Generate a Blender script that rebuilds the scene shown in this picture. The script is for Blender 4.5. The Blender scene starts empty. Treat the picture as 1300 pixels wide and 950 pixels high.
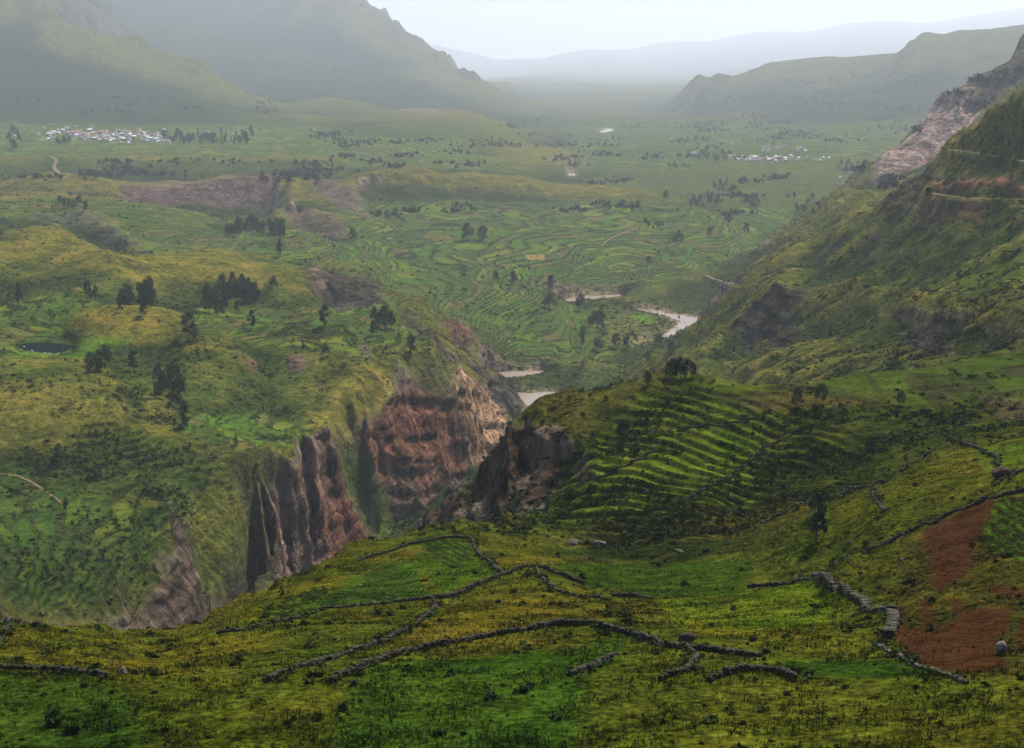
import bpy, math, random
import numpy as np
from mathutils import Vector
from mathutils.geometry import delaunay_2d_cdt

S = bpy.context.scene
COL = S.collection
QUAL = 1.0            # terrain grid density

# ------------------------------------------------------------------ camera
FPX = 1805.0; PITCH = math.radians(13.25); CP, SP = math.cos(PITCH), math.sin(PITCH)
cam_d = bpy.data.cameras.new("camera"); cam = bpy.data.objects.new("camera", cam_d); COL.objects.link(cam)
cam_d.sensor_width = 36; cam_d.lens = 36 * FPX / 1300; cam_d.clip_start = 1; cam_d.clip_end = 150000
cam.location = (0, 0, 0); cam.rotation_euler = (math.radians(90) - PITCH, 0, 0)
S.camera = cam

# ------------------------------------------------------------------ light
SUN_EL, SUN_AZ = math.radians(52), math.radians(26)     # azimuth clockwise from the view direction (+Y)
world = bpy.data.worlds.new("World"); S.world = world; world.use_nodes = True
nt = world.node_tree; nt.nodes.clear()
sky = nt.nodes.new('ShaderNodeTexSky'); sky.sky_type = 'NISHITA'; sky.sun_disc = False
sky.sun_elevation = SUN_EL; sky.sun_rotation = SUN_AZ; sky.altitude = 3500; sky.dust_density = 4; sky.air_density = 1.0
bg = nt.nodes.new('ShaderNodeBackground'); bg.inputs['Strength'].default_value = 0.13
wo = nt.nodes.new('ShaderNodeOutputWorld'); nt.links.new(sky.outputs[0], bg.inputs[0]); nt.links.new(bg.outputs[0], wo.inputs[0])
sd = bpy.data.lights.new("sun", 'SUN'); sd.energy = 5.0; sd.angle = math.radians(5); sd.color = (1, .95, .86)
sun = bpy.data.objects.new("sun", sd); COL.objects.link(sun)
sdir = Vector((math.sin(SUN_AZ) * math.cos(SUN_EL), math.cos(SUN_AZ) * math.cos(SUN_EL), math.sin(SUN_EL)))
sun.rotation_euler = sdir.to_track_quat('Z', 'Y').to_euler(); sun.location = sdir * 500
S.view_settings.view_transform = 'Standard'; S.view_settings.look = 'None'
S.view_settings.exposure = 0.60; S.view_settings.gamma = 1.0
S.cycles.max_bounces = 8; S.cycles.diffuse_bounces = 2; S.cycles.volume_bounces = 5
S.cycles.use_denoising = True

rng = np.random.default_rng(7); random.seed(7)

# ------------------------------------------------------------------ projection helpers
def T(py):                                   # slope (z / forward distance) of a line of sight
    yy = (475.0 - py) / FPX
    return (-SP + yy * CP) / (CP + yy * SP)
def U(px, py):                               # lateral / forward
    yy = (475.0 - py) / FPX
    return ((px - 650.0) / FPX) / (CP + yy * SP)
def YY(t): return (t * CP + SP) / (CP - t * SP)
def proj(u, t):
    yy = YY(t)
    return 650 + u * (CP + yy * SP) * FPX, 475 - yy * FPX
def P(px, py, v):                            # seen point: v > 0 forward distance, v < 0 height
    t = T(py); Y = v if v > 0 else v / t
    return (U(px, py), math.log(Y), Y * t)
def H(px, Y, z):                             # unseen point given by distance and height
    yy = YY(z / Y)
    return (((px - 650.0) / FPX) / (CP + yy * SP), math.log(Y), z)
#TERRAIN_POINTS
LINES = [
 # --- the near hill
 [H(-250,60,-45),H(300,60,-45),H(650,60,-45),H(1000,60,-42),H(1550,60,-40)],
 [P(-250,1010,148),P(0,1000,140),P(650,1000,130),P(1300,1000,118),P(1550,1000,114)],
 [P(-250,850,185),P(0,860,178),P(300,860,177),P(650,860,172),P(1000,860,165),P(1300,860,150),P(1550,850,140)],
 [P(-250,805,230),P(0,812,222),P(190,822,245),P(350,800,242),P(500,800,232),P(650,800,222),P(800,800,217),P(1000,800,205),P(1130,800,195),P(1300,800,178),P(1550,780,165)],
 [P(-250,790,250),P(0,787,262),P(90,793,280),P(190,800,298),P(245,795,310),P(290,772,330),P(340,748,350),P(380,728,365),P(440,702,385),P(500,677,405),P(560,662,420),P(600,659,430),P(650,668,430)],
 [P(340,775,285),P(420,750,312),P(500,740,320),P(600,725,330),P(680,718,325),P(740,735,310),P(790,755,300)],
 [P(450,780,262),P(550,772,268),P(650,765,270),P(750,770,265),P(850,780,255)],
 [P(700,690,405),P(760,692,408),P(850,700,385),P(920,695,375),P(960,690,368)],
 [P(740,755,300),P(830,745,328),P(900,740,325),P(960,740,316),P(1035,735,300)],
 [P(900,780,262),P(1000,775,258),P(1100,790,215),P(1120,770,232)],
 [P(1040,662,352),P(1090,640,362),P(1150,600,382),P(1185,580,395),P(1220,566,402)],
 [P(1100,700,290),P(1200,700,270),P(1300,690,255),P(1550,670,235)],
 [P(1120,650,335),P(1200,620,340),P(1300,610,318),P(1550,590,290)],
 [P(1250,565,398),P(1300,555,395),P(1550,530,380)],
 # --- terraced headland right of the canyon
 [P(660,655,478),P(695,635,500),P(712,600,520),P(712,560,530),P(680,548,545),P(650,545,560),P(668,533,568),P(700,512,572)],
 [P(700,512,572),P(740,495,-141),P(800,482,-136),P(865,470,-134),P(950,487,-134),P(1050,480,-133),P(1150,468,-132),P(1230,455,-133),P(1300,443,-134),P(1550,405,-130)],
 [P(720,660,445),P(800,620,455),P(900,600,470),P(980,575,490)],
 [P(760,570,510),P(850,545,-141),P(950,522,-138),P(1050,515,-136),P(1150,505,-133),P(1300,490,-131)],
 [P(770,530,545),P(860,505,-138)],
 [P(950,660,425),P(1000,610,455),P(1100,575,480),P(1180,545,485),P(1300,525,475)],
 [P(1020,660,380),P(1100,625,405),P(1180,585,430)],
 # canyon wall of the headland
 [P(645,552,585),P(620,585,615),P(600,603,655),P(570,628,715),P(540,655,770),P(534,670,790)],
 [P(655,645,500),P(640,655,512),P(600,656,556),P(570,660,600)],
 [P(690,600,522),P(660,600,545),P(635,620,575),P(605,640,605)],
 [H(640,500,-190),H(600,500,-205),H(560,540,-240)],
 [H(560,620,-275),H(500,640,-320),H(440,640,-335),H(380,620,-340),H(320,580,-335),H(240,520,-330),H(150,420,-300),H(0,380,-290)],
 [H(640,1000,-360),H(600,900,-350),H(540,900,-375),H(470,880,-395),H(400,860,-405),H(330,800,-415),H(270,720,-430),H(180,600,-440)],
 [H(760,1000,-320),H(700,1150,-370),H(660,1300,-410),H(600,1200,-410),H(540,1100,-410)],
 # --- river level
 [P(860,405,-456),P(845,430,-456),H(800,2000,-455),P(690,490,-455),P(672,520,-453),P(650,541,-451),P(605,597,-446),P(572,627,-441),P(540,655,-437),P(500,676,-434),P(462,697,-431),P(440,712,-431),H(400,1080,-435),H(350,1025,-440),H(250,810,-445),H(150,680,-450),H(0,560,-450),H(-250,450,-450)],
 # --- left bank, rim of the gorge
 [P(-250,790,640),P(0,783,715),P(60,790,742),P(130,790,778),P(165,790,-350),P(195,745,-347),P(232,702,-345)],
 [P(172,798,808),P(205,796,838),P(240,788,875),P(262,775,920)],
 [P(210,638,-322),P(222,660,-328),P(230,690,-338)],
 [P(238,700,935),P(250,660,985),P(262,630,1015)],
 [P(265,755,925),P(300,700,990),P(320,740,950),P(340,738,972)],
 [P(335,655,-345),P(345,640,-343),P(375,600,-338),P(400,575,-338),P(415,562,-338)],
 [P(356,705,1052),P(362,738,1066),P(400,720,1108),P(440,703,1150),P(470,690,1195)],
 [P(388,650,1092),P(405,620,1120)],
 [P(425,575,1178),P(425,598,1175),P(450,650,1188),P(475,684,1205)],
 [P(450,562,1232),P(462,600,1228),P(488,650,1225),P(500,670,1228)],
 [P(500,672,1232),P(530,645,1262),P(555,628,1318),P(590,602,1418)],
 [P(455,470,-305),P(480,495,-325),P(505,520,-345),P(475,545,-352),P(448,562,-356)],
 [P(455,470,-305),P(430,500,-318),P(400,545,-338),P(380,565,-338)],
 [P(430,560,-346),P(450,530,-334),P(460,500,-320)],
 [P(470,575,1225),P(510,545,1312),P(530,515,1372),P(560,530,1402),P(585,560,1436)],
 [P(520,600,1275),P(545,610,1315),P(575,590,1400)],
 [P(470,462,-312),P(500,468,-318),P(550,470,-334),P(580,490,-366),P(610,515,-408),P(635,535,-440)],
 [P(520,495,-338),P(550,512,1400),P(600,545,1460),P(608,580,1460)],
 [P(600,470,1700),P(650,475,1765),P(665,500,1765)],
 [P(605,490,1640),P(640,515,1660),P(655,520,1700)],
 [P(640,462,-446),P(700,462,-447),P(740,468,-444)],
 [P(640,480,-452),P(690,485,-452),P(730,492,-446),P(760,487,-436)],
 # terraces above the red cliff
 [P(420,412,-318),P(450,440,-312),P(480,455,-312)],
 [P(480,405,-332),P(510,425,-332),P(540,450,-334),P(565,470,-350)],
 [P(510,400,-352),P(540,425,-362),P(575,455,-372),P(600,475,-392)],
 [P(540,400,-366),P(555,402,-370),P(600,438,-385),P(625,455,-432)],
 [P(560,425,-392),P(590,450,-402)],
 [P(545,398,-386),P(600,415,-410),P(640,440,-428),P(700,452,-436),P(750,455,-430),P(800,470,-425)],
 # hollow with the small cliffs
 [P(300,455,1405),P(350,458,1410),P(400,465,1395),P(435,462,1390)],
 [P(305,475,1335),P(340,495,1315),P(380,500,1308),P(425,488,1330)],
 [P(290,480,1285),P(330,505,1262),P(390,510,1262),P(430,500,1280)],
 # left bank interior
 [P(0,660,885),P(100,660,905),P(160,670,905),P(190,690,905)],
 [P(0,720,780),P(100,735,805),P(150,750,815)],
 [P(-250,600,1000),P(0,600,1005),P(100,600,1018),P(200,600,1040),P(300,600,1058),P(350,590,1090)],
 [P(170,565,1068),P(250,545,1122),P(330,548,1172),P(400,560,1178)],
 [P(0,560,1040),P(60,575,1030),P(120,575,1038),P(170,560,1072)],
 [P(-250,500,1110),P(0,505,1110),P(40,490,1130),P(85,483,1142),P(130,500,1118),P(160,535,1090)],
 [P(0,475,1180),P(60,465,1225),P(130,470,1230),P(180,480,1215),P(200,505,1150),P(230,520,1150),P(300,520,1215),P(350,525,1235)],
 [P(0,449,-290),P(60,449,-290),P(130,450,-290),P(200,455,-293)],
 [P(0,434,-290),P(60,434,-290),P(120,436,-290)],
 [P(90,425,1400),P(150,402,-279),P(200,403,-282),P(240,420,-290)],
 [P(200,440,1340),P(240,440,1385),P(270,460,1340),P(300,465,1345)],
 [P(240,440,1385),P(225,415,1450),P(300,428,1460),P(350,430,1500),P(400,440,1450)],
 [P(-250,385,1650),P(0,385,1620),P(100,392,1580),P(200,385,1650),P(300,385,1680),P(400,400,1640)],
 # knob
 [P(388,375,-318),P(400,360,-312),P(412,353,-312),P(440,355,-318),P(470,365,-332),P(488,385,-345)],
 [P(395,388,-330),P(430,400,-352),P(470,404,-358)],
 # golden hill and cones
 [P(-250,330,1850),P(0,340,1800),P(60,350,1780),P(130,335,1830),P(200,358,1800),P(260,372,1770),P(330,374,1780)],
 [P(0,375,1690),P(100,378,1700),P(200,378,1715),P(300,380,1720)],
 [P(20,320,1930),P(40,305,1985),P(72,297,2020),P(95,310,1990),P(130,332,1900),P(200,338,1880),P(270,327,1960),P(335,347,1880),P(370,358,1860)],
 [P(80,318,1940),P(60,335,1850)],
 [P(270,328,1965),P(283,345,1890)],
 # valley behind the golden hill
 [P(120,333,2330),P(200,334,2300),P(300,330,2350),P(400,338,2260),P(450,345,2240),P(500,372,2150)],
 [P(160,300,2650),P(250,302,2680),P(330,318,2520),P(400,315,2540)],
 [P(370,312,2620),P(400,312,2640),P(440,318,2600)],
 [P(375,330,2450),P(430,338,2420)],
 [P(-250,270,2700),P(0,276,2650),P(40,275,2660),P(100,277,2660),P(145,297,2570),P(200,328,2360)],
 [P(0,300,2550),P(60,302,2580),P(110,316,2560),P(150,328,2480)],
 [P(-250,262,2950),P(0,262,2900),P(100,264,2920),P(180,262,2950),P(230,275,2880),P(250,290,2780)],
 [P(140,285,2700),P(190,272,2820)],
 # brown ridge with cliffs
 [P(-250,235,3300),P(0,242,3250),P(60,224,3400),P(130,232,3380),P(200,238,3420),P(250,232,3500),P(300,226,3560),P(345,222,3600),P(385,232,3560),P(440,238,3480)],
 [P(0,258,3020),P(80,256,3050),P(150,262,3150)],
 [P(160,262,3300),P(230,266,3340),P(280,275,3380),P(345,280,3390),P(375,290,3250)],
 [P(385,250,3400),P(420,262,3250),P(450,275,3100)],
 [P(365,262,3250),P(400,278,3080),P(440,285,3000)],
 [P(280,297,2860),P(340,299,2860),P(365,300,2900),P(385,306,2960),P(440,313,2930)],
 # terraced valley floor
 [P(430,380,2060),P(500,372,2180),P(600,380,2180),P(690,385,-422),P(720,388,-440)],
 [P(500,330,2600),P(600,330,2620),P(700,340,2600),P(760,345,2560)],
 [P(470,290,3000),P(600,282,3130),P(750,300,2980),P(850,290,3100),P(920,300,3010)],
 [P(850,320,2820),P(930,318,2860),P(960,325,2820)],
 [P(700,430,-432),P(760,425,-440),P(790,390,-446),P(760,385,-448)],
 [P(600,400,-408),P(680,400,-428)],
 [P(780,360,-440),P(720,360,-428),P(760,345,-424)],
 [P(830,425,-448),P(800,440,-444)],
 # skyline ridge of the terraces
 [P(440,245,3420),P(470,222,3620),P(500,215,3720),P(535,219,3760),P(560,228,3760),P(640,228,3820),P(700,235,3850),P(800,243,3760),P(850,250,3660),P(880,262,3520),P(930,290,3200),P(955,305,3050)],
 [P(470,255,3560),P(560,256,3640),P(640,258,3640),P(780,262,3560)],
 [H(480,4150,-395),H(560,4250,-400),H(640,4250,-415),H(700,4300,-435),H(800,4050,-435),H(860,3950,-437),H(930,3500,-440),H(965,3200,-440)],
 [P(760,378,-455),P(722,380,-455)],
 [P(855,338,2650),P(830,352,2560),P(800,372,-440)],
 [P(855,338,2650),P(880,350,2600),P(900,352,2600),P(940,357,2480)],
 [P(855,372,-447),P(900,390,-449),P(880,380,-448)],
 # spur and right-hand wall of the valley
 [P(1110,262,2350),P(1060,285,2480),P(1000,312,2520),P(960,340,2470),P(940,357,2450)],
 [P(1130,240,2450),P(1080,252,2700),P(1060,262,3000),P(1000,300,3150),P(970,315,3000)],
 [P(1000,345,2150),P(960,375,2200),P(920,400,2250),P(890,405,-448)],
 [P(1550,60,1500),P(1300,120,1350),P(1270,140,1420),P(1240,165,1500),P(1200,200,1620),P(1180,222,1680),P(1150,245,1720),P(1125,268,1740),P(1080,300,1780),P(1030,325,1830),P(980,350,1850),P(940,385,1870),P(905,415,1930),P(880,436,2000),P(862,436,2060)],
 [P(1550,150,1250),P(1300,205,1320),P(1240,200,1450),P(1215,190,1560)],
 [P(1550,250,1180),P(1300,253,1240),P(1240,250,1340),P(1178,248,1480)],
 [P(1160,262,1560),P(1130,280,1600),P(1110,300,1620)],
 [P(1300,300,1130),P(1200,300,1340),P(1120,320,1530)],
 [P(1300,350,950),P(1250,350,1080),P(1180,360,1230),P(1100,365,1450),P(1050,370,1560)],
 [P(1300,400,800),P(1200,400,950),P(1140,395,1110),P(1080,375,1420),P(1020,383,1480),P(985,390,1520),P(950,412,1560),P(930,440,1520)],
 [P(1300,435,740),P(1210,430,900),P(1140,425,1060),P(1060,420,1270),P(1010,425,1410),P(970,452,1440),P(935,462,1470)],
 [P(1190,452,820),P(1100,460,930),P(1000,470,1110),P(900,478,1380),P(865,458,1690),P(800,475,1800)],
 [H(1550,690,-160),H(1300,680,-165),H(1200,690,-172),H(1100,740,-190),H(1000,800,-220),H(900,900,-275),H(820,1000,-340),H(740,1250,-430)],
 [H(1550,1900,-160),H(1300,1900,-220),H(1200,2150,-270),H(1150,2150,-265)],
 # red scar
 [P(1550,-40,3400),P(1300,52,3350),P(1285,80,3320),P(1250,95,3300),P(1200,130,3260),P(1180,150,3230),P(1155,170,3200),P(1130,195,3150),P(1110,225,3080),P(1092,248,2950)],
 [P(1280,120,3180),P(1230,170,3120),P(1200,205,3080),P(1160,225,2980),P(1125,238,2960)],
 [P(1180,222,2860),P(1150,240,2800),P(1110,255,2720)],
 [H(1550,4600,-250),H(1300,4400,-330),H(1200,4200,-385),H(1120,3900,-420)],
 # valley floor beyond, right
 [P(740,222,-446),P(800,225,-441),P(900,225,-430)],
 [P(750,205,-430),P(850,205,-425),P(920,210,-406),P(1000,210,-404),P(1060,206,-404),P(1120,205,-404)],
 [P(750,188,-414),P(850,190,-414),P(920,192,-400),P(1050,190,-398),P(1150,178,-394)],
 [P(900,240,-428),P(1000,240,-422),P(1060,240,-415)],
 [P(900,262,-432),P(960,270,-430),P(1000,285,-430),P(1040,270,-424)],
 [P(980,310,-432),P(940,330,-434),P(900,335,-437),P(960,345,2520)],
 [P(770,168,-448),P(800,170,-442),P(850,170,-429),P(1000,170,-403),P(1150,160,-380)],
 [P(1000,150,-396),P(1100,150,-372),P(1200,150,-362),P(1300,140,-340)],
 [P(900,140,-410),P(1000,130,7800),P(1100,120,7900),P(1200,110,7600),P(1300,90,7500),P(1550,60,7400)],
 [P(850,138,9600),P(880,125,9500),P(900,110,9500),P(930,97,9500),P(970,86,9500),P(1000,80,9500),P(1060,70,9500),P(1110,65,9300),P(1150,66,9100),P(1180,50,9000),P(1220,38,9000),P(1300,26,9000),P(1550,-10,9000)],
 [H(870,12500,-415),H(1000,12500,-350),H(1300,12500,-150),H(1550,12500,-100)],
 # far centre
 [P(700,185,-436),P(720,165,-442),P(800,150,-425)],
 [P(700,130,-418),P(800,125,-419),P(840,128,-419)],
 [P(660,118,11500),P(640,107,11400),P(610,103,11500),P(590,100,12000)],
 [P(700,112,12500),P(800,110,-415),P(850,112,12500)],
 [H(-250,17500,900),H(200,17500,700),H(430,17500,350),P(560,98,16000),P(600,90,16300),P(640,76,16600),P(690,74,16800),P(740,60,17000),P(800,66,17000),P(850,50,17200),P(900,52,17200),P(960,36,17400),P(1020,40,17400),P(1090,24,17500),P(1180,28,17500),P(1300,8,17500),P(1550,0,17500)],
 [P(580,105,14500),P(650,97,14500),P(720,93,15000),P(850,95,15000),P(1000,80,15200),H(1300,15000,-100)],
 # village terrace, left
 [P(-250,182,4500),P(0,188,4400),P(100,190,4450),P(200,195,4380),P(300,198,4350),P(380,196,4380),P(430,200,4400)],
 [P(0,205,4050),P(60,200,4200),P(100,207,4120),P(250,208,4150),P(330,205,4230)],
 [P(-250,225,3850),P(0,228,3880),P(50,232,3920),P(100,234,3960),P(200,232,4000),P(270,225,3980)],
 [H(60,3780,-378),H(150,3700,-385),H(250,3800,-392),H(345,3950,-385),H(420,3900,-390)],
 [P(370,215,4180),P(440,228,3950),P(440,212,4300)],
 [P(430,180,5000),P(500,185,4850),P(560,190,4900),P(640,210,4650),P(700,222,4720)],
 [P(440,205,4500),P(520,205,4400),P(600,218,4300)],
 [P(-250,155,6100),P(0,152,6200),P(100,152,6250),P(200,156,6050),P(300,160,5800),P(380,166,5700),P(440,166,5800)],
 [P(0,100,6900),P(100,100,7000),P(200,118,6850),P(280,135,6500)],
 [P(-250,-80,8200),P(0,2,7800),P(60,15,7800),P(100,28,7700),P(150,45,7700),P(190,62,7600),P(230,80,7500),P(260,97,7300),P(300,117,7100),P(330,128,6900),P(350,140,6600)],
 [P(345,148,6700),P(370,132,7100),P(400,122,7300),P(430,120,7300),P(470,130,7000),P(480,150,6400)],
 [H(150,8600,-180),H(260,8200,-270),H(340,7900,-330),H(430,7900,-330),H(520,7900,-370)],
 [P(230,92,9000),P(290,96,9000),P(360,99,8900),P(430,103,8800),P(520,112,8600),P(560,122,8500)],
 [P(360,112,8500),P(430,120,8350),P(520,132,8150),P(570,138,8100)],
 [P(200,60,9700),P(300,75,9600),P(400,80,9600),P(480,85,9500),P(560,105,9000)],
 [P(150,10,11300),P(250,18,11300),P(330,10,11500),P(380,20,10900),P(430,35,10500)],
 [P(-250,-120,12500),P(200,-60,12500),P(380,-40,12000),P(430,-5,11000),P(440,0,10900),P(470,20,10800),P(500,42,10700),P(540,60,10500),P(560,70,10400),P(580,85,10200),P(600,98,9900),P(650,125,9200),P(690,150,8300),P(720,166,-442)],
 [P(560,135,8200),P(600,140,8000),P(650,155,7700)],
 [H(600,7300,-395),H(680,6500,-425)],
 [P(455,142,6800),P(480,138,6900),P(540,136,6700),P(590,146,6500),P(620,160,6000),P(645,174,5600),P(680,195,5050),P(705,212,4850),P(719,224,4780)],
 [P(480,165,5850),P(560,175,5500),P(600,195,5000)],
 [P(600,140,10500),P(640,130,10500)],
 [H(560,12500,-380),H(640,13000,-400)],
]
#END_POINTS

def far(Y): return np.where(Y > 5500, 5500 * (np.maximum(Y, 1) / 5500.0) ** 1.4 * np.maximum(1, Y / 13000.0) ** 2.9, Y)
def densify(lines):
    pts = []
    for L in lines:
        for a, b in zip(L[:-1], L[1:]):
            d = math.hypot(a[0] - b[0], (a[1] - b[1]) * .25)
            n = max(1, int(d / .012))
            for k in range(n):
                f = k / n; pts.append(tuple(a[i] * (1 - f) + b[i] * f for i in range(3)))
        pts.append(L[-1])
    pts = np.array(pts)
    m = pts[:, 0] < -.36
    ext = pts[(pts[:, 0] < -.33) & (pts[:, 0] > -.40)].copy(); ext[:, 0] -= .14
    ext2 = pts[(pts[:, 0] > .33) & (pts[:, 0] < .40)].copy(); ext2[:, 0] += .14
    return np.vstack([pts, ext, ext2])

PTS = densify(LINES)
yy0 = np.exp(PTS[:, 1]); yy1 = far(yy0); PTS[:, 1] = np.log(yy1); PTS[:, 2] *= yy1 / yy0      # the far ranges stand further back
lo = np.linspace(-.62, .62, 14)
PTS = np.vstack([PTS, [(u, math.log(84000), -1200) for u in lo], [(u, math.log(55), -42) for u in lo]])
# drop near-duplicates
key = np.round(PTS[:, :2] * np.array([700, 500])).astype(int)
_, keep = np.unique(key, axis=0, return_index=True); PTS = PTS[np.sort(keep)]
res = delaunay_2d_cdt([Vector((p[0], p[1] * .25)) for p in PTS], [], [], 0, 1e-7)
dv = np.array([(v.x, v.y) for v in res[0]]); tri = np.array(res[2]); dz = np.array([PTS[o[0], 2] for o in res[3]])

NU = int(1080 * QUAL)
ug = np.linspace(-.50, .50, NU)
def rows(Y0, Y1, n): return np.exp(np.linspace(math.log(Y0), math.log(Y1), int(n * QUAL), endpoint=False))
yg = np.concatenate([rows(75, 240, 420), rows(240, 1500, 1000), rows(1500, 4500, 560), rows(4500, 82000, 520)])
NV = len(yg); vg = np.log(yg)
Z = np.full((NV, NU), np.nan)
vs = vg * .25
for t in tri:
    (x0, y0), (x1, y1), (x2, y2) = dv[t]
    i0, i1 = np.searchsorted(ug, [min(x0, x1, x2) - 1e-9, max(x0, x1, x2) + 1e-9])
    j0, j1 = np.searchsorted(vs, [min(y0, y1, y2) - 1e-9, max(y0, y1, y2) + 1e-9])
    if i1 <= i0 or j1 <= j0: continue
    gx = ug[None, i0:i1]; gy = vs[j0:j1, None]
    den = (y1 - y2) * (x0 - x2) + (x2 - x1) * (y0 - y2)
    if abs(den) < 1e-14: continue
    a = ((y1 - y2) * (gx - x2) + (x2 - x1) * (gy - y2)) / den
    b = ((y2 - y0) * (gx - x2) + (x0 - x2) * (gy - y2)) / den
    c = 1 - a - b
    m = (a >= -1e-6) & (b >= -1e-6) & (c >= -1e-6)
    zz = a * dz[t[0]] + b * dz[t[1]] + c * dz[t[2]]
    Z[j0:j1, i0:i1][m] = zz[m]
Z[np.isnan(Z)] = -200
def blur(A, su, sv):
    def k1(s): r = int(3 * s) + 1; x = np.arange(-r, r + 1); k = np.exp(-x * x / (2 * s * s)); return k / k.sum(), r
    for ax, s in ((0, sv), (1, su)):
        if s < .3: continue
        k, r = k1(s); pad = [(0, 0), (0, 0)]; pad[ax] = (r, r); B = np.pad(A, pad, 'edge'); O = np.zeros_like(A)
        for i, w in enumerate(k):
            O += w * (B[i:i + A.shape[0], :] if ax == 0 else B[:, i:i + A.shape[1]])
        A = O
    return A
Xg = ug[None, :] * yg[:, None]; Yg = np.repeat(yg[:, None], NU, 1)
def slope_of(Zc):
    dzv = np.gradient(Zc, axis=0) / np.gradient(yg)[:, None]
    dzu = np.gradient(Zc, axis=1) / ((ug[1] - ug[0]) * yg)[:, None]
    # gradient in world axes: dz/dX = dzu ; dz/dY = dzv - u * dzu
    return dzu, dzv - ug[None, :] * dzu
q = QUAL
gx0, gy0 = slope_of(blur(Z, 2 * q, 2 * q)); sl0 = np.hypot(gx0, gy0)
steep = np.clip((blur(sl0, 3 * q, 3 * q) - .55) / .5, 0, 1)
Z = blur(Z, 5 * q, 4.5 * q) * (1 - steep) + blur(Z, 1.6 * q, 1.4 * q) * steep

# ------------------------------------------------------------------ noise
def vnoise(x, y, seed=0):
    xi = np.floor(x); yi = np.floor(y); fx = x - xi; fy = y - yi
    fx = fx * fx * fx * (fx * (fx * 6 - 15) + 10); fy = fy * fy * fy * (fy * (fy * 6 - 15) + 10)
    xi = xi.astype(np.int64); yi = yi.astype(np.int64)
    def h(a, b):
        n = (a * 374761393 + b * 668265263 + seed * 974711) & 0xFFFFFFFF
        n = ((n ^ (n >> 13)) * 1274126177) & 0xFFFFFFFF
        return ((n ^ (n >> 16)) & 0xFFFF) / 32767.5 - 1
    return (h(xi, yi) * (1 - fx) + h(xi + 1, yi) * fx) * (1 - fy) + (h(xi, yi + 1) * (1 - fx) + h(xi + 1, yi + 1) * fx) * fy
def fbm(x, y, lam, octv=4, seed=0):
    o = np.zeros_like(x); a = 1.0; s = 0
    for i in range(octv):
        c, sn = math.cos(i * 1.1), math.sin(i * 1.1)
        o += a * vnoise((x * c - y * sn) / lam, (x * sn + y * c) / lam, seed + i); s += a; a *= .5; lam *= .5
    return o / s
PX, PY = proj(ug[None, :].repeat(NV, 0), Z / Yg)      # where each spot of ground lies in the view (before relief noise)
PXf = PX.astype(np.float32); PYf = PY.astype(np.float32)

def inpoly(poly, X, Y):
    r = np.zeros(X.shape, bool); n = len(poly)
    for i in range(n):
        x1, y1 = poly[i]; x2, y2 = poly[(i + 1) % n]
        if y1 == y2: continue
        c = ((y1 > Y) != (y2 > Y)) & (X < (x2 - x1) * (Y - y1) / (y2 - y1) + x1)
        r ^= c
    return r
wobx = fbm(Xg, Yg, 1.0, 1, 50) * 0
def zone(poly, y0, y1, feather=1.5, wob=4):
    """ground patch outlined by what is seen of it, between two distances; the edge wanders a little"""
    y0, y1 = float(far(y0)), float(far(y1)); xs = [p[0] for p in poly]; ys = [p[1] for p in poly]
    j0, j1 = np.searchsorted(yg, [y0, y1]); pad = 12
    M = np.zeros((NV, NU), np.float32)
    if j1 <= j0: return M
    X = PXf[j0:j1]; Y = PYf[j0:j1]
    sc = math.sqrt(y0 * y1) * .012
    wx = fbm(Xg[j0:j1], Yg[j0:j1], sc, 3, 61) * wob; wy = fbm(Xg[j0:j1], Yg[j0:j1], sc, 3, 77) * wob * .6
    M[j0:j1] = inpoly(poly, X + wx, Y + wy)
    if feather > .3: M[j0:j1] = blur(M[j0:j1], feather * q, feather * q)
    return M

# river bed and pond
RIV = [
 [(655,497),(672,499),(700,497),(714,501),(700,508),(682,514),(668,515)],
 [(632,472),(650,471),(690,470),(690,474),(660,478),(642,480)],
 [(800,391),(830,393),(850,398),(886,403),(884,409),(862,421),(848,430),(840,427),(856,415),(864,408),(845,402),(820,396)],
 [(716,381),(735,376),(770,374),(790,373),(790,376),(765,379),(740,381),(722,385)],
 [(452,700),(462,695),(477,689),(480,693),(470,700),(456,708)],
 [(718,223),(722,220),(731,221),(731,225),(720,225)],
 [(760,168),(772,163),(779,165),(776,168),(764,171)],
]
def world_poly(poly, z):
    out = []
    for px, py in poly:
        t = T(py); Yd = z / t; out.append((U(px, py) * Yd, Yd))
    return out
RZ = [-455, -455, -455.5, -455.5, -432, -447, -447 * float(far(7096.0)) / 7096]
rivmask = np.zeros((NV, NU), np.float32)
for poly, z in zip(RIV, RZ):
    wp = world_poly(poly, z)
    ya, yb = min(p[1] for p in wp) * .96, max(p[1] for p in wp) * 1.04
    j0, j1 = np.searchsorted(yg, [ya, yb])
    m = inpoly(wp, Xg[j0:j1], Yg[j0:j1]).astype(np.float32)
    near = np.clip(blur(m, 10 * q, 14 * q) * 3, 0, 1); core = np.clip(blur(m, 2 * q, 2 * q) * 1.6, 0, 1)
    Zs = Z[j0:j1]
    tgt = np.where(m > .5, z - 2.5, z + 1.2)
    Zs[:] = Zs * (1 - near) + np.minimum(Zs, tgt + 3 * (1 - near)) * near
    Zs[:] = np.where(m > .5, z - 2.0, np.maximum(Zs, np.where(near > .02, z + .7, -9999)))
    rivmask[j0:j1] = np.maximum(rivmask[j0:j1], core)
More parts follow.
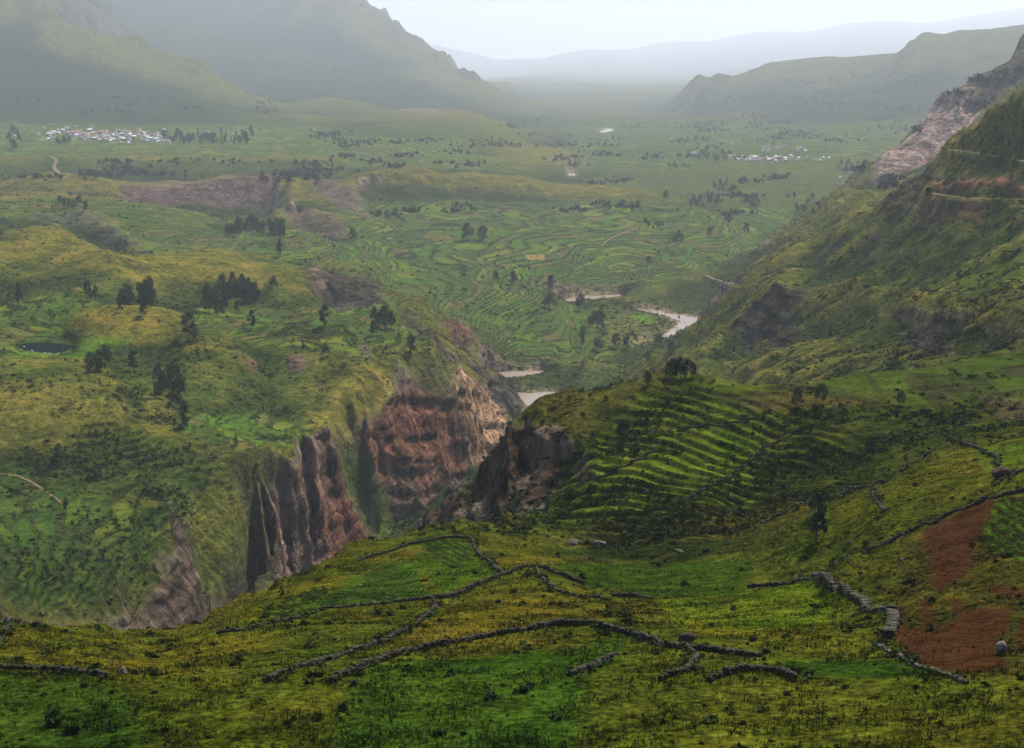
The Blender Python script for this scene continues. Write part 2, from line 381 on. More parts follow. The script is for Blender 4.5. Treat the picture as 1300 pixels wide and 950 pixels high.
    # banks between the camera and the water must not rise into the line of sight
POND = [(20,440),(28,436.5),(45,435),(70,436),(95,440),(84,446),(70,449),(50,448),(32,445)]
PZ = -290.0
pw = world_poly(POND, PZ); pj0, pj1 = np.searchsorted(yg, [1250, 1430])
pm = inpoly(pw, Xg[pj0:pj1], Yg[pj0:pj1])
flat = np.clip(blur(pm.astype(float), 12 * q, 14 * q) * 3, 0, 1)
Z[pj0:pj1] = Z[pj0:pj1] * (1 - flat) + (PZ + .6) * flat
Z[pj0:pj1][pm] = PZ - 1.2

# ------------------------------------------------------------------ relief
gx, gy = slope_of(Z); slp = np.hypot(gx, gy)
slb = blur(slp, 4 * q, 4 * q)
mid = np.clip((Yg - 900) / 400, 0, 1) * np.clip((5200 - Yg) / 1500, 0, 1) * np.clip((Z + 436) / 25, 0, 1)
hills = (1 - 2.2 * np.abs(fbm(Xg, Yg * .8, 330, 3, 411))) * 18 + (1 - 2.2 * np.abs(fbm(Xg, Yg * .8, 110, 3, 431))) * 7
flz = zone([(440,258),(700,250),(960,262),(960,320),(850,360),(700,430),(600,440),(500,385),(430,330)], 1900, 3700, 10, 4)
hills *= 1 - .7 * flz
hills = np.maximum(hills, -6)
calm = np.clip(1 - rivmask * 2, 0, 1); calm[pj0:pj1] *= np.clip(1 - flat * 2, 0, 1)
R = np.zeros_like(Z)
lam = 1200.0; k = 0
while lam > 1.2:
    w = np.exp(-((np.log(lam / (Yg * .028))) / 1.15) ** 2)
    if w.max() > .02:
        n = vnoise(Xg / lam + k * 7.3, Yg / lam - k * 3.1, 100 + k)
        rid = 1 - 2 * np.abs(vnoise(Xg / lam * 1.3 + 9.1 * k, Yg / lam * 1.3, 200 + k))
        st = np.clip((slb - .12) / .5, 0, 1)
        R += w * lam * (.026 * n + (.062 * rid) * st) * (.5 + 1.1 * st) * (1 + 1.3 * np.clip((Yg - 5500) / 2500, 0, 1) * np.clip((26000 - Yg) / 6000, .25, 1))
    lam *= .5; k += 1
Z0 = Z.copy()
Z = Z + R * calm * (1 - .6 * flz) + hills * mid * calm * np.clip(1 - blur((rivmask > 0).astype(float), 12 * q, 12 * q) * 3, 0, 1) * .8

for (poly, z) in list(zip(RIV, RZ))[:5]:
    wp = world_poly(poly, z); Yn, Yf = min(p[1] for p in wp), max(p[1] for p in wp)
    us = [p[0] / p[1] for p in wp]; i0, i1 = np.searchsorted(ug, [min(us) - .012, max(us) + .012])
    j0, j1 = np.searchsorted(yg, [Yn * .80, Yf])
    ins = inpoly(wp, Xg, Yg)[:, i0:i1] if False else None
    for i in range(i0, i1):
        k = np.interp(ug[i], [min(us) - .012, min(us), max(us), max(us) + .012], [0, 1, 1, 0])
        col = [p for p in poly]; uu = ug[i]; ys_ = []
        for (x1, y1), (x2, y2) in zip(poly, poly[1:] + poly[:1]):
            ua, ub = U(x1, y1), U(x2, y2)
            if (ua - uu) * (ub - uu) <= 0 and ua != ub: ys_.append(y1 + (y2 - y1) * (uu - ua) / (ub - ua))
        pyb = max(ys_) if ys_ else (poly[int(np.argmin([abs(U(*p) - uu) for p in poly]))][1])
        t = T(pyb); Yb = z / t; jb = min(np.searchsorted(yg, Yb), j1)
        lim = np.maximum(t * yg[j0:jb] - .8 - .0015 * (Yb - yg[j0:jb]), z + 1)
        Z[j0:jb, i] = Z[j0:jb, i] * (1 - k) + np.minimum(Z[j0:jb, i], lim) * k

# ------------------------------------------------------------------ terraces cut into the slopes
TZ = [  # (outline, near, far, step height)
 ([(0,600),(200,640),(225,690),(160,760),(0,790)], 640, 960, 3.0),
 ([(0,380),(120,390),(90,420),(0,440)], 1300, 1800, 4),
 ([(100,540),(420,555),(400,590),(330,650),(240,700),(100,650)], 880, 1230, 3.4),
 ([(270,390),(520,400),(560,470),(440,465),(300,450)], 1350, 1850, 4.5),
]
RISER = np.zeros((NV, NU), np.float32); TZM = np.zeros((NV, NU), np.float32)
for poly, y0, y1, st in TZ:
    m = zone(poly, y0, y1, 6, 8) * np.clip(fbm(Xg, Yg, y0 * .09, 3, 8) * 2.2 + .95, 0, 1)
    j0, j1 = np.searchsorted(yg, [y0, y1])
    zz = Z[j0:j1] + fbm(Xg[j0:j1], Yg[j0:j1], 60, 2, 5) * st * .6
    qf = zz / st; f = qf - np.floor(qf); s = np.clip((f - .72) / .2, 0, 1); s = s * s * (3 - 2 * s)
    TZM = np.maximum(TZM, m)
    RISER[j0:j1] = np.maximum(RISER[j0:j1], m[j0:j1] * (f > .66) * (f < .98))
    Z[j0:j1] += m[j0:j1] * np.clip(1.4 - slb[j0:j1], 0, 1) * ((np.floor(qf) + s + .15 * f) - qf) * st * .85

# stepped strips on the headland: their rows run down to the right
hm = zone([(680,655),(715,610),(750,560),(800,505),(870,490),(960,500),(1060,530),(1130,590),(1090,620),(1020,655),(960,655),(880,665),(790,690),(720,680)], 398, 620, 7, 10)
hm *= np.clip(fbm(Xg, Yg, 45, 2, 19) * 3 + 2.3, 0, 1)
qf = (Yg + 1.0 * Xg + 14 * fbm(Xg, Yg, 90, 2, 23) + 3 * fbm(Xg, Yg, 18, 2, 29)) / 9.5
f = qf - np.floor(qf); st_ = np.clip((f - .70) / .22, 0, 1); st_ = st_ * st_ * (3 - 2 * st_)
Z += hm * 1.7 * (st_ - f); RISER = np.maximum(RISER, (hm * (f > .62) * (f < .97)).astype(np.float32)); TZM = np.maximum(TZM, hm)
STRIP = vnoise(np.floor(qf) * 7.7 + .5, np.floor((Xg - .9 * Yg) / 26 + np.floor(qf) * .37) + .5, 41)

def build_lookup():
    global LKX, LKY, LKI, LKS
    px, py = proj(ug[None, :].repeat(NV, 0), Z / Yg)
    mn = np.minimum.accumulate(py, axis=0); vis = np.ones(py.shape, bool); vis[1:] = py[1:] <= mn[:-1]
    ok = np.flatnonzero((vis & (px > -60) & (px < 1360) & (py > -20) & (py < 1010)).ravel())
    x = px.ravel()[ok]; y = py.ravel()[ok]
    key = ((y + 20) // 4).astype(int) * 400 + ((x + 60) // 4).astype(int)
    o = np.argsort(key, kind='stable'); LKI = ok[o]; LKX = x[o]; LKY = y[o]
    LKS = np.searchsorted(key[o], np.arange(0, 400 * 262 + 2)); return vis
VIS = build_lookup()
def hit(px, py):
    best = None
    for r in (1, 3, 8):
        cy, cx = int((py + 20) // 4), int((px + 60) // 4)
        ids = np.concatenate([np.arange(LKS[(cy + a) * 400 + cx - r], LKS[(cy + a) * 400 + cx + r + 1]) for a in range(-r, r + 1) if 0 <= cy + a < 262])
        if len(ids):
            d = (LKX[ids] - px) ** 2 + (LKY[ids] - py) ** 2; k = LKI[ids[np.argmin(d)]]
            return Xg.ravel()[k], Yg.ravel()[k], Z.ravel()[k]
    t = -.2; return U(px, py) * 1000, 1000, -200
def height(x, y):
    u = x / y; fu = (u - ug[0]) / (ug[1] - ug[0]); i = int(np.clip(fu, 0, NU - 2)); fu = min(max(fu - i, 0), 1)
    j = int(np.clip(np.searchsorted(yg, y) - 1, 0, NV - 2)); fv = min(max((y - yg[j]) / (yg[j + 1] - yg[j]), 0), 1)
    return (Z[j, i] * (1 - fu) + Z[j, i + 1] * fu) * (1 - fv) + (Z[j + 1, i] * (1 - fu) + Z[j + 1, i + 1] * fu) * fv
def resample(pts, step):
    out = [np.array(pts[0], float)]
    for a, b in zip(pts[:-1], pts[1:]):
        a = np.array(a, float); b = np.array(b, float); L = np.linalg.norm((b - a)[:2]); n = max(1, int(L / step))
        out += [a + (b - a) * (k + 1) / n for k in range(n)]
    return np.array(out)
ROADS = [
 ('mountain road', [(1181,246.5),(1195,248),(1210,249.5),(1240,251.5),(1270,253),(1300,253.5),(1332,253)], 5.5, 1500),
 ('upper road', [(1205,190),(1225,192),(1250,196),(1275,201),(1300,206),(1330,210)], 4.5, 1500),
 ('valley road', [(895,349),(905,354),(920,358),(940,364)], 7, 2500),
 ('farm track', [(-20,600),(0,602),(20,603),(40,612),(60,625),(80,640)], 2.2, 900),
 ('village track', [(63,198),(72,203),(68,212),(76,222),(84,226)], 11, 4000),
 ('terrace track', [(764,312),(770,306),(780,300),(800,293),(850,287),(890,284)], 5, 3000),
 ('spur track', [(800,345),(820,341),(838,339)], 5, 2600),
]
ROADW = []
for nm, pl, w, yref in ROADS:
    pp = [hit(*p) for p in pl]; pp = resample(pp, w * .8)
    for _ in range(6): pp[1:-1] = (pp[:-2] + 2 * pp[1:-1] + pp[2:]) / 4
    ROADW.append((nm, pp, w))
    acc = np.zeros_like(Z); wt = np.zeros_like(Z); wmax = np.zeros_like(Z); rr = w * 1.5
    for x, y, z in pp:
        j0, j1 = np.searchsorted(yg, [y - rr, y + rr]); i0, i1 = np.searchsorted(ug, [(x - rr) / y, (x + rr) / y])
        d = np.hypot(Xg[j0:j1, i0:i1] - x, Yg[j0:j1, i0:i1] - y)
        g = np.clip((rr - d) / (rr - w * .62), 0, 1); gg = np.exp(-(d / w) ** 2) * (g > 0) + 1e-9 * (g > 0)
        acc[j0:j1, i0:i1] += gg * z; wt[j0:j1, i0:i1] += gg; wmax[j0:j1, i0:i1] = np.maximum(wmax[j0:j1, i0:i1], g)
    m = wt > 0; Z[m] = Z[m] * (1 - wmax[m]) + acc[m] / wt[m] * wmax[m]
gx, gy = slope_of(Z); slp = np.hypot(gx, gy); slv = blur(slp, 1.2 * q, 1.2 * q)

# ------------------------------------------------------------------ cover: albedo and masks
def c3(r, g, b): return np.array([r, g, b], np.float32)
def mixm(A, col, m): A += m[..., None] * (col - A)
alb = np.zeros((NV, NU, 3), np.float32); alb[:] = c3(.058, .082, .020)
field = np.zeros((NV, NU), np.float32); scrub = np.zeros_like(field); soil = np.zeros_like(field)
L1 = fbm(Xg, Yg, 1, 1, 3) * 0
def rel(f, octv, seed):       # noise whose size grows with distance so that every range has clumps
    o = np.zeros_like(Z)
    for lam in (6, 18, 54, 160, 480, 1400):
        w = np.exp(-((np.log(lam / (Yg * f))) / .8) ** 2)
        o += w * fbm(Xg, Yg, lam, octv, seed + int(lam))
    return o
n1 = rel(.05, 3, 11); n2 = rel(.018, 3, 31)
G_OLIVE = c3(.085, .085, .020); G_GOLD = c3(.150, .125, .028); G_LUSH = c3(.055, .115, .014); G_DARK = c3(.026, .042, .014)
G_YEL = c3(.125, .150, .015); SOIL = c3(.082, .036, .017); ROCKB = c3(.150, .112, .088); ROCKR = c3(.190, .085, .058); ROCKD = c3(.085, .068, .058)
mixm(alb, G_OLIVE, np.clip(n1 * 1.4 + .35, 0, 1)); mixm(alb, G_DARK, np.clip(n2 * 1.5 - .1, 0, .7))
SL2 = blur(slp, 6 * q, 6 * q)
#ZONES
def paint(poly, y0, y1, col=None, a=1, fl=None, sc=None, so=None, feather=2, wob=5):
    m = zone(poly, y0, y1, feather, wob)
    if col is not None: mixm(alb, col, m * a)
    if fl is not None: field[:] += m * (fl - field)
    if sc is not None: scrub[:] += m * (sc - scrub)
    if so is not None: soil[:] += m * (so - soil)
scrub[:] = .25
BIG = 25000
# distant slopes
paint([(-400,-200),(1700,-200),(1700,150),(-400,150)], 5200, BIG, c3(.10,.095,.042), .8, sc=.25, feather=4)
paint([(880,150),(900,60),(1700,-20),(1700,150)], 6000, BIG, c3(.075,.078,.035), .9, sc=.6)
paint([(0,110),(120,100),(340,140),(420,165),(-300,165),(-300,110)], 5500, 7200, c3(.060,.075,.032), .8, sc=.7)
paint([(280,95),(540,105),(580,140),(360,125)], 8000, 8900, c3(.045,.045,.035), .9, sc=.6)
# far valley floors
paint([(-300,150),(420,160),(440,200),(-300,200)], 4000, 6500, c3(.085,.12,.03), .7, fl=.85, sc=.15)
paint([(430,170),(600,180),(620,215),(430,212)], 4200, 5500, c3(.08,.115,.03), .7, fl=.7, sc=.3)
paint([(720,160),(1180,150),(1180,212),(900,215),(730,215)], 4600, 8000, c3(.075,.105,.028), .6, fl=.8, sc=.5)
paint([(730,225),(1110,205),(1080,260),(980,330),(860,300),(780,250)], 2700, 4900, c3(.085,.10,.032), .7, fl=.3, sc=.8)
paint([(930,265),(1010,270),(990,320),(960,325)], 2700, 3700, G_LUSH*1.3, .8, fl=.8, sc=.3)
paint([(-300,200),(440,208),(430,236),(-300,240)], 3500, 4350, c3(.045,.062,.026), .75, fl=.15, sc=.9)
# brown ridge
paint([(-300,222),(60,220),(350,222),(450,240),(400,262),(-300,262)], 2900, 3650, c3(.105,.090,.038), .8, fl=0, sc=.3)
paint([(150,262),(440,270),(440,300),(250,300)], 2750, 3300, c3(.05,.085,.028), .7, fl=0, sc=.4)
paint([(440,245),(500,213),(720,233),(830,243),(780,256),(560,262)], 3350, 3900, c3(.105,.10,.040), .8, fl=.0, sc=.5)
# terraced floor
paint([(440,262),(700,255),(960,262),(960,320),(850,360),(700,400),(600,420),(500,375),(430,330),(430,300)], 2000, 3600, c3(.072,.092,.026), .8, fl=1, sc=.22, feather=4)
paint([(560,400),(760,395),(830,430),(740,470),(620,465)], 1700, 2400, c3(.075,.105,.022), .8, fl=.9, sc=.5)
paint([(140,298),(450,300),(450,345),(200,336)], 2200, 2800, c3(.065,.09,.028), .8, fl=1, sc=.2)
paint([(-300,262),(260,264),(250,300),(130,290),(-300,280)], 2550, 3000, c3(.06,.09,.026), .6, fl=.6, sc=.4)
paint([(790,375),(890,380),(880,440),(760,445)], 1900, 2450, c3(.11,.105,.042), .8, fl=.25, sc=.7)
paint([(810,395),(850,402),(825,410),(798,402)], 2100, 2450, G_LUSH*1.4, .9, fl=.1, sc=.05)
paint([(455,368),(545,365),(545,400),(500,402)], 1750, 2300, c3(.14,.115,.035), .5, fl=.9)
paint([(668,325),(690,325),(690,331),(668,331)], 2500, 2900, c3(.30,.20,.085), .9, so=1, feather=.7)
# golden hill, cones
paint([(-300,300),(80,295),(140,330),(340,345),(330,385),(200,380),(130,360),(-300,390)], 1650, 2100, G_GOLD, .75, fl=0, sc=.15)
paint([(-300,330),(60,335),(130,360),(130,385),(-300,385)], 1600, 1850, c3(.06,.085,.022), .6, sc=.5)
# left bank
paint([(-300,385),(130,392),(80,430),(110,455),(-300,470)], 1200, 1700, c3(.075,.12,.016), .8, fl=.9, sc=.1)
paint([(90,424),(130,405),(210,400),(250,430),(180,442),(110,440)], 1300, 1550, G_GOLD*.85, .85, fl=0, sc=.15)
paint([(95,438),(175,436),(160,452),(110,462),(70,455),(88,447)], 1200, 1420, G_LUSH*1.25, .9, fl=0, sc=.05)
paint([(250,385),(520,395),(565,470),(440,465),(300,452),(245,440)], 1330, 1850, c3(.08,.10,.020), .8, fl=1, sc=.15)
paint([(150,440),(300,462),(430,505),(400,560),(250,545),(160,480)], 1100, 1420, c3(.060,.082,.020), .8, fl=.15, sc=.45)
paint([(-300,480),(85,482),(160,535),(150,600),(-300,600)], 950, 1180, c3(.075,.080,.020), .8, fl=0, sc=.35)
paint([(130,485),(235,500),(240,540),(170,550)], 1020, 1260, G_DARK*1.1, .7, sc=.9)
paint([(225,545),(240,520),(330,525),(400,560),(370,600),(300,590)], 1000, 1260, c3(.095,.14,.014), .8, fl=1, sc=.12)
paint([(0,590),(200,560),(330,600),(340,660),(230,700),(220,640),(0,620)], 850, 1120, c3(.055,.075,.016), .8, fl=.35, sc=.55)
paint([(-300,600),(60,600),(210,640),(230,700),(165,795),(-300,800)], 600, 960, c3(.060,.100,.014), .8, fl=.7, sc=.22)
paint([(235,640),(330,650),(350,700),(350,760),(240,770)], 880, 1080, c3(.085,.100,.022), .9, fl=0, sc=.6)
paint([(455,468),(505,520),(448,562),(390,560)], 1150, 1350, c3(.135,.125,.034), .9, fl=.12, sc=.2)
paint([(470,455),(560,470),(640,540),(560,530),(500,500)], 1280, 1650, c3(.080,.095,.026), .85, fl=0, sc=.55)
paint([(425,560),(460,565),(500,672),(470,690),(440,640)], 1130, 1260, c3(.060,.088,.022), .9, fl=0, sc=.7)
paint([(640,475),(830,440),(880,470),(700,520)], 1550, 2000, c3(.055,.080,.026), .85, fl=.25, sc=.85)
paint([(870,440),(990,345),(1100,262),(1130,240),(1060,240),(940,355),(890,400)], 1950, 3200, c3(.085,.100,.032), .8, fl=0, sc=.55)
# right wall
paint([(870,470),(880,430),(1130,262),(1180,222),(1300,110),(1700,-50),(1700,460),(1000,480)], 690, 2080, c3(.070,.085,.022), .85, fl=0, sc=.8)
paint([(1060,330),(1200,285),(1330,300),(1330,350),(1150,345),(1060,365)], 850, 1600, c3(.085,.108,.024), .7, sc=.35)
paint([(1150,345),(1330,335),(1330,380),(1150,375)], 800, 1350, c3(.07,.12,.016), .6, sc=.4, fl=.2)
paint([(930,440),(990,388),(1080,376),(1140,395),(1330,392),(1330,440),(1180,455),(980,465)], 700, 1560, c3(.060,.062,.020), .7, sc=1)
# headland and plateau
paint([(655,660),(720,540),(740,492),(870,468),(1700,380),(1700,560),(1220,566),(1040,655),(960,700),(700,700)], 395, 660, c3(.085,.105,.016), .85, fl=.25, sc=.45)
paint([(690,650),(750,600),(860,560),(960,540),(1050,580),(1030,640),(900,640),(800,660)], 400, 560, c3(.115,.170,.014), .85, fl=.0, sc=.10)
mixm(alb, c3(.105,.150,.014), (hm * .55).astype(np.float32)); mixm(alb, c3(.16,.25,.016), (hm * np.clip(STRIP * 1.2, 0, .5)).astype(np.float32)); mixm(alb, c3(.055,.085,.012), (hm * np.clip(-STRIP * 1.6, 0, .8)).astype(np.float32))
paint([(870,486),(1330,442),(1330,505),(950,522)], 480, 680, c3(.100,.110,.014), .75, fl=.8, sc=.15)
paint([(950,510),(1170,498),(1160,508),(1000,520)], 480, 620, c3(.17,.105,.020), .7, sc=.1)
paint([(960,525),(1210,512),(1330,510),(1330,555),(1220,566),(1100,625),(960,690)], 390, 580, c3(.070,.085,.016), .7, fl=0, sc=.6)
paint([(735,690),(900,660),(960,640),(960,700),(870,720),(760,720)], 330, 470, c3(.035,.05,.012), .8, fl=0, sc=1)
# foreground pastures
FG = [(-400,1100),(-400,770),(0,787),(190,800),(290,772),(440,702),(560,662),(650,668),(740,715),(850,715),(960,700),(1040,655),(1220,566),(1700,500),(1700,1100)]
paint(FG, 60, 440, c3(.088,.105,.012), .9, fl=0, sc=.3)
g3 = np.clip(fbm(Xg, Yg, 26, 4, 91) * 2 + .2, 0, 1) * (Yg < 430) * (PY > 560)
mixm(alb, c3(.14,.115,.014), (g3 * .6).astype(np.float32))
def fg(poly, col, a=.85, **k): k.setdefault('feather', 1.2); k.setdefault('wob', 3); paint(poly, 60, 440, col, a, **k)
fg([(420,760),(445,735),(520,712),(545,755),(540,765),(470,770),(380,778)], c3(.045,.105,.012), sc=.1)
fg([(520,712),(545,695),(600,685),(610,700),(640,730),(590,745),(560,756)], c3(.060,.110,.012), sc=.12)
fg([(530,690),(560,682),(592,690),(598,712),(566,722)], c3(.060,.085,.018), sc=.12)
fg([(700,715),(860,715),(955,710),(950,757),(830,760),(760,745)], c3(.038,.082,.008), sc=.1, wob=9, feather=2.5)
fg([(830,762),(950,757),(1035,740),(1060,760),(1050,790),(960,805),(860,800)], c3(.105,.150,.010), sc=.12, wob=9, feather=2.5)
fg([(860,790),(960,800),(1060,795),(1020,810),(880,810)], c3(.165,.145,.014), sc=.15, wob=9, feather=2.5)
fg([(560,780),(640,755),(740,765),(770,790),(720,797),(600,808),(480,830)], c3(.130,.110,.014), sc=.15, wob=9, feather=2.5)
fg([(460,852),(560,835),(700,825),(790,808),(800,830),(740,860),(720,1050),(400,1050),(430,900)], c3(.035,.085,.010), sc=.15, feather=5, wob=16)
fg([(990,840),(1150,835),(1180,856),(1100,862),(1000,858)], c3(.028,.070,.010), sc=.15, wob=9, feather=2.5)
fg([(-300,858),(100,857),(170,880),(200,1050),(-300,1050)], c3(.030,.070,.010), sc=.2, feather=5, wob=16)
fg([(290,800),(420,760),(440,705),(360,740),(300,775)], c3(.120,.120,.012), sc=.2)
fg([(1040,735),(1170,650),(1175,760),(1130,790)], c3(.075,.085,.012), sc=.4, wob=9, feather=2.5)
fg([(1230,575),(1330,555),(1330,595),(1250,598)], c3(.085,.135,.012), sc=.05)
fg([(1060,655),(1100,630),(1130,640),(1080,690),(1030,700)], c3(.13,.13,.012), sc=.3)
fg([(1120,770),(1165,665),(1262,628),(1330,640),(1330,862),(1180,860),(1125,810)], c3(.080,.066,.017), .75, sc=.5, wob=9, feather=3)
CROP = np.zeros((NV, NU), np.float32); CROPZ = CROP.copy()
for pl, a_, b_, sp in (([(400,768),(425,750),(450,735),(500,722),(540,757),(520,763),(470,768),(420,775)], .45, 1.0, 2.3), ([(532,688),(560,682),(592,690),(600,712),(568,722)], .95, .30, 2.5), ([(330,785),(365,762),(400,745),(420,748),(400,768),(355,785)], 1.0, .25, 2.2), ([(1262,640),(1330,628),(1330,700),(1290,715),(1255,700),(1245,665)], 1.0, -.12, 2.2)):
    zn = zone(pl, 60, 440, .8, 2); ff = ((Xg * a_ + Yg * b_ + .25 * fbm(Xg, Yg, 9, 2, 71)) / sp) % 1.0
    CROPZ = np.maximum(CROPZ, zn); CROP = np.maximum(CROP, zn * (ff < .5)); mixm(alb, c3(.032, .034, .011), (zn * (ff >= .5) * .85).astype(np.float32)); mixm(alb, c3(.070, .140, .016), (zn * (ff < .5) * .8).astype(np.float32)); scrub *= 1 - zn
for pl in ([(1170,682),(1200,660),(1262,635),(1258,660),(1236,690),(1235,730),(1205,742),(1190,750),(1180,725)],
           [(1130,775),(1145,778),(1150,800),(1135,810)],
           [(1166,765),(1185,775),(1192,800),(1170,800)],
           [(1135,800),(1195,800),(1215,790),(1202,760),(1240,778),(1285,770),(1280,795),(1262,825),(1285,850),(1235,858),(1180,848),(1150,825)],
           [(1246,736),(1310,755),(1310,764),(1262,752)],
           [(1290,795),(1330,780),(1330,830),(1295,820)]):
    fg(pl, SOIL, 1, sc=0, so=1, feather=1.6, wob=9)
# rock where the ground is steep
rn = fbm(Xg, Yg, 40, 4, 123)
far_k = np.clip((Yg - 4000) / 3000, 0, 1)
rock = np.clip((slv - (1.12 + .35 * rn + .25 * (Yg < 640))) / .4, 0, 1).astype(np.float32)
rock *= (1 - .55 * far_k).astype(np.float32)
rock = np.where((Yg < 440) & (PY > 655), rock * .1, rock).astype(np.float32)
rcol = np.zeros((NV, NU, 3), np.float32); rcol[:] = ROCKB
def late_slope():
    m = (np.clip((SL2 - .32) / .4, 0, 1) * (.55 + .45 * n1) * (Yg > 430) * (1 - .9 * TZM)).astype(np.float32)
    mixm(alb, c3(.034, .038, .015), m * .8); scrub[:] = np.clip(scrub + m * .45, 0, 1)
late_slope()
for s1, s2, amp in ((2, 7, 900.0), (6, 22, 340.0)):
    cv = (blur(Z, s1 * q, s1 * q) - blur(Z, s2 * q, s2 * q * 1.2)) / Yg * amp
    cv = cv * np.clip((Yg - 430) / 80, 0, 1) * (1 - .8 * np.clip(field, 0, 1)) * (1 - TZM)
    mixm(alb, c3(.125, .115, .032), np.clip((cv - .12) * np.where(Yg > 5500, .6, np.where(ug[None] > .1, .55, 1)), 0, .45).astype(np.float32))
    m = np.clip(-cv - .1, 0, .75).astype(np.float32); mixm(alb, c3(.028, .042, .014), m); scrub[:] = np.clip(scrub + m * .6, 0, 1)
paint([(235,640),(330,650),(352,700),(350,760),(240,775)], 860, 1090, c3(.105,.120,.026), .8, fl=0, sc=.45)
paint([(425,560),(460,565),(505,672),(472,690),(440,640)], 1110, 1270, c3(.080,.115,.026), .85, fl=0, sc=.55)
paint([(470,455),(560,470),(640,540),(560,530),(500,500)], 1280, 1650, c3(.095,.110,.030), .75, fl=0, sc=.5)
paint([(455,466),(506,520),(448,563),(385,562)], 1140, 1350, c3(.150,.135,.036), .85, fl=0, sc=.2)
paint([(470,478),(508,520),(470,548),(462,540),(492,518)], 1200, 1350, c3(.24,.19,.07), .8, sc=.1)
def norock(poly, y0, y1, k=0.0): rock[:] *= 1 - zone(poly, y0, y1, 3, 6) * (1 - k)
norock([(235,625),(335,655),(345,700),(330,745),(262,765),(240,700)], 860, 1080, .08)
norock([(425,562),(458,562),(480,610),(505,672),(478,682),(445,630)], 1120, 1270, .1)
norock([(455,466),(500,518),(448,560),(385,562),(300,560),(240,520),(380,510)], 1050, 1360, 0)
norock([(470,455),(560,470),(640,540),(560,528),(530,508)], 1280, 1600, .2)
norock([(0,380),(240,450),(440,465),(400,560),(330,650),(235,630),(160,790),(-300,800),(-300,380)], 600, 1800, .12)
norock([(300,380),(520,395),(560,460),(440,460)], 1350, 1900, .1)
norock([(1165,215),(1300,100),(1500,40),(1500,240),(1195,238)], 1180, 1780, .05)
norock([(880,420),(1130,265),(1400,100),(1400,460),(900,480)], 690, 2000, .45)
def rzone(poly, y0, y1, col, rk=None, a=1):
    m = zone(poly, y0, y1, 2, 6)
    mixm(rcol, col, m * a)
    if rk is not None: rock[:] = np.maximum(rock, m * rk)
rzone([(335,655),(400,570),(425,560),(440,630),(475,690),(400,730),(345,740)], 1000, 1230, c3(.21,.135,.098), .92)
rzone([(430,600),(475,690),(400,730),(410,660)], 1000, 1230, c3(.16,.068,.046), .8)
rzone([(452,568),(505,522),(530,510),(590,560),(590,605),(530,650),(500,640),(475,610)], 1230, 1500, c3(.20,.092,.058), .9)
rzone([(500,580),(520,590),(540,650),(505,640)], 1230, 1500, c3(.13,.085,.055), .6)
rzone([(585,480),(610,500),(650,530),(645,550),(600,603),(590,560),(570,520)], 1380, 1700, c3(.40,.24,.14), .95)
rzone([(600,470),(655,472),(668,505),(640,525),(605,500)], 1600, 1800, c3(.075,.06,.052), .8)
rzone([(645,548),(715,550),(715,600),(690,645),(640,660),(530,672),(560,630),(600,600),(622,583)], 480, 830, c3(.092,.060,.042), .95)
rzone([(580,650),(700,640),(650,664),(570,668)], 480, 830, c3(.16,.12,.09), .5)
rzone([(165,795),(235,700),(262,760),(262,800)], 780, 960, c3(.10,.068,.050), .95)
rzone([(262,760),(350,715),(350,745),(290,775)], 900, 1080, c3(.040,.028,.024), .8)
rzone([(212,636),(222,655),(233,692),(222,690)], 900, 1000, c3(.075,.05,.04), .7)
rzone([(395,352),(480,362),(488,392),(470,403),(430,400)], 1700, 2000, c3(.075,.058,.050), .85)
rzone([(388,356),(412,352),(420,375),(405,385)], 1700, 2000, c3(.20,.14,.11), .8)
rzone([(148,246),(350,222),(352,262),(345,275),(300,270),(160,262)], 3000, 3620, c3(.085,.050,.046), .85)
rzone([(345,262),(375,285),(400,275),(440,285),(440,310),(385,308)], 2750, 3300, c3(.09,.055,.048), .6)
rzone([(385,230),(450,245),(470,280),(440,270)], 3000, 3600, c3(.09,.06,.052), .7)
rzone([(40,274),(110,277),(150,300),(190,328),(130,312),(60,290)], 2280, 2680, c3(.065,.058,.045), .6)
rzone([(1200,130),(1235,110),(1250,150),(1225,190),(1190,212),(1108,240),(1108,226),(1155,170)], 2600, 3300, c3(.235,.160,.132), .9)
rzone([(1238,96),(1262,88),(1290,78),(1300,50),(1400,20),(1400,120),(1290,112),(1248,140)], 2600, 3450, c3(.070,.055,.050), .75)
rzone([(1115,262),(1150,235),(1185,225),(1200,240),(1160,262),(1115,300)], 1500, 1800, c3(.075,.048,.04), .75)
rzone([(1185,238),(1320,240),(1320,252),(1185,249)], 1150, 1520, c3(.25,.085,.045), .95)
rzone([(1165,262),(1200,262),(1185,275),(1190,285)], 1300, 1560, c3(.26,.10,.05), .7)
rzone([(1180,290),(1250,270),(1250,290),(1200,300)], 1150, 1500, c3(.24,.10,.055), .45)
rzone([(555,402),(605,438),(600,455),(565,430)], 1680, 1900, c3(.15,.07,.055), .8)
rzone([(365,470),(385,465),(390,490),(372,495)], 1300, 1420, c3(.15,.085,.07), .8)
rzone([(305,462),(330,478),(325,490),(310,478)], 1280, 1400, c3(.20,.10,.07), .8)
rzone([(505,405),(520,405),(565,468),(545,468)], 1500, 1900, c3(.075,.055,.045), .7)
rzone([(455,455),(470,450),(475,475),(462,470)], 1290, 1400, c3(.13,.10,.08), .7)
rzone([(935,455),(950,415),(990,390),(1040,385),(1010,400),(990,430),(1020,435),(1010,445),(960,460)], 1250, 1560, c3(.055,.040,.034), .8)
rzone([(1140,425),(1210,405),(1205,455),(1150,445)], 780, 1050, c3(.050,.038,.033), .8)
rzone([(1235,500),(1330,515),(1330,555),(1265,535)], 440, 520, c3(.085,.05,.035), .6)
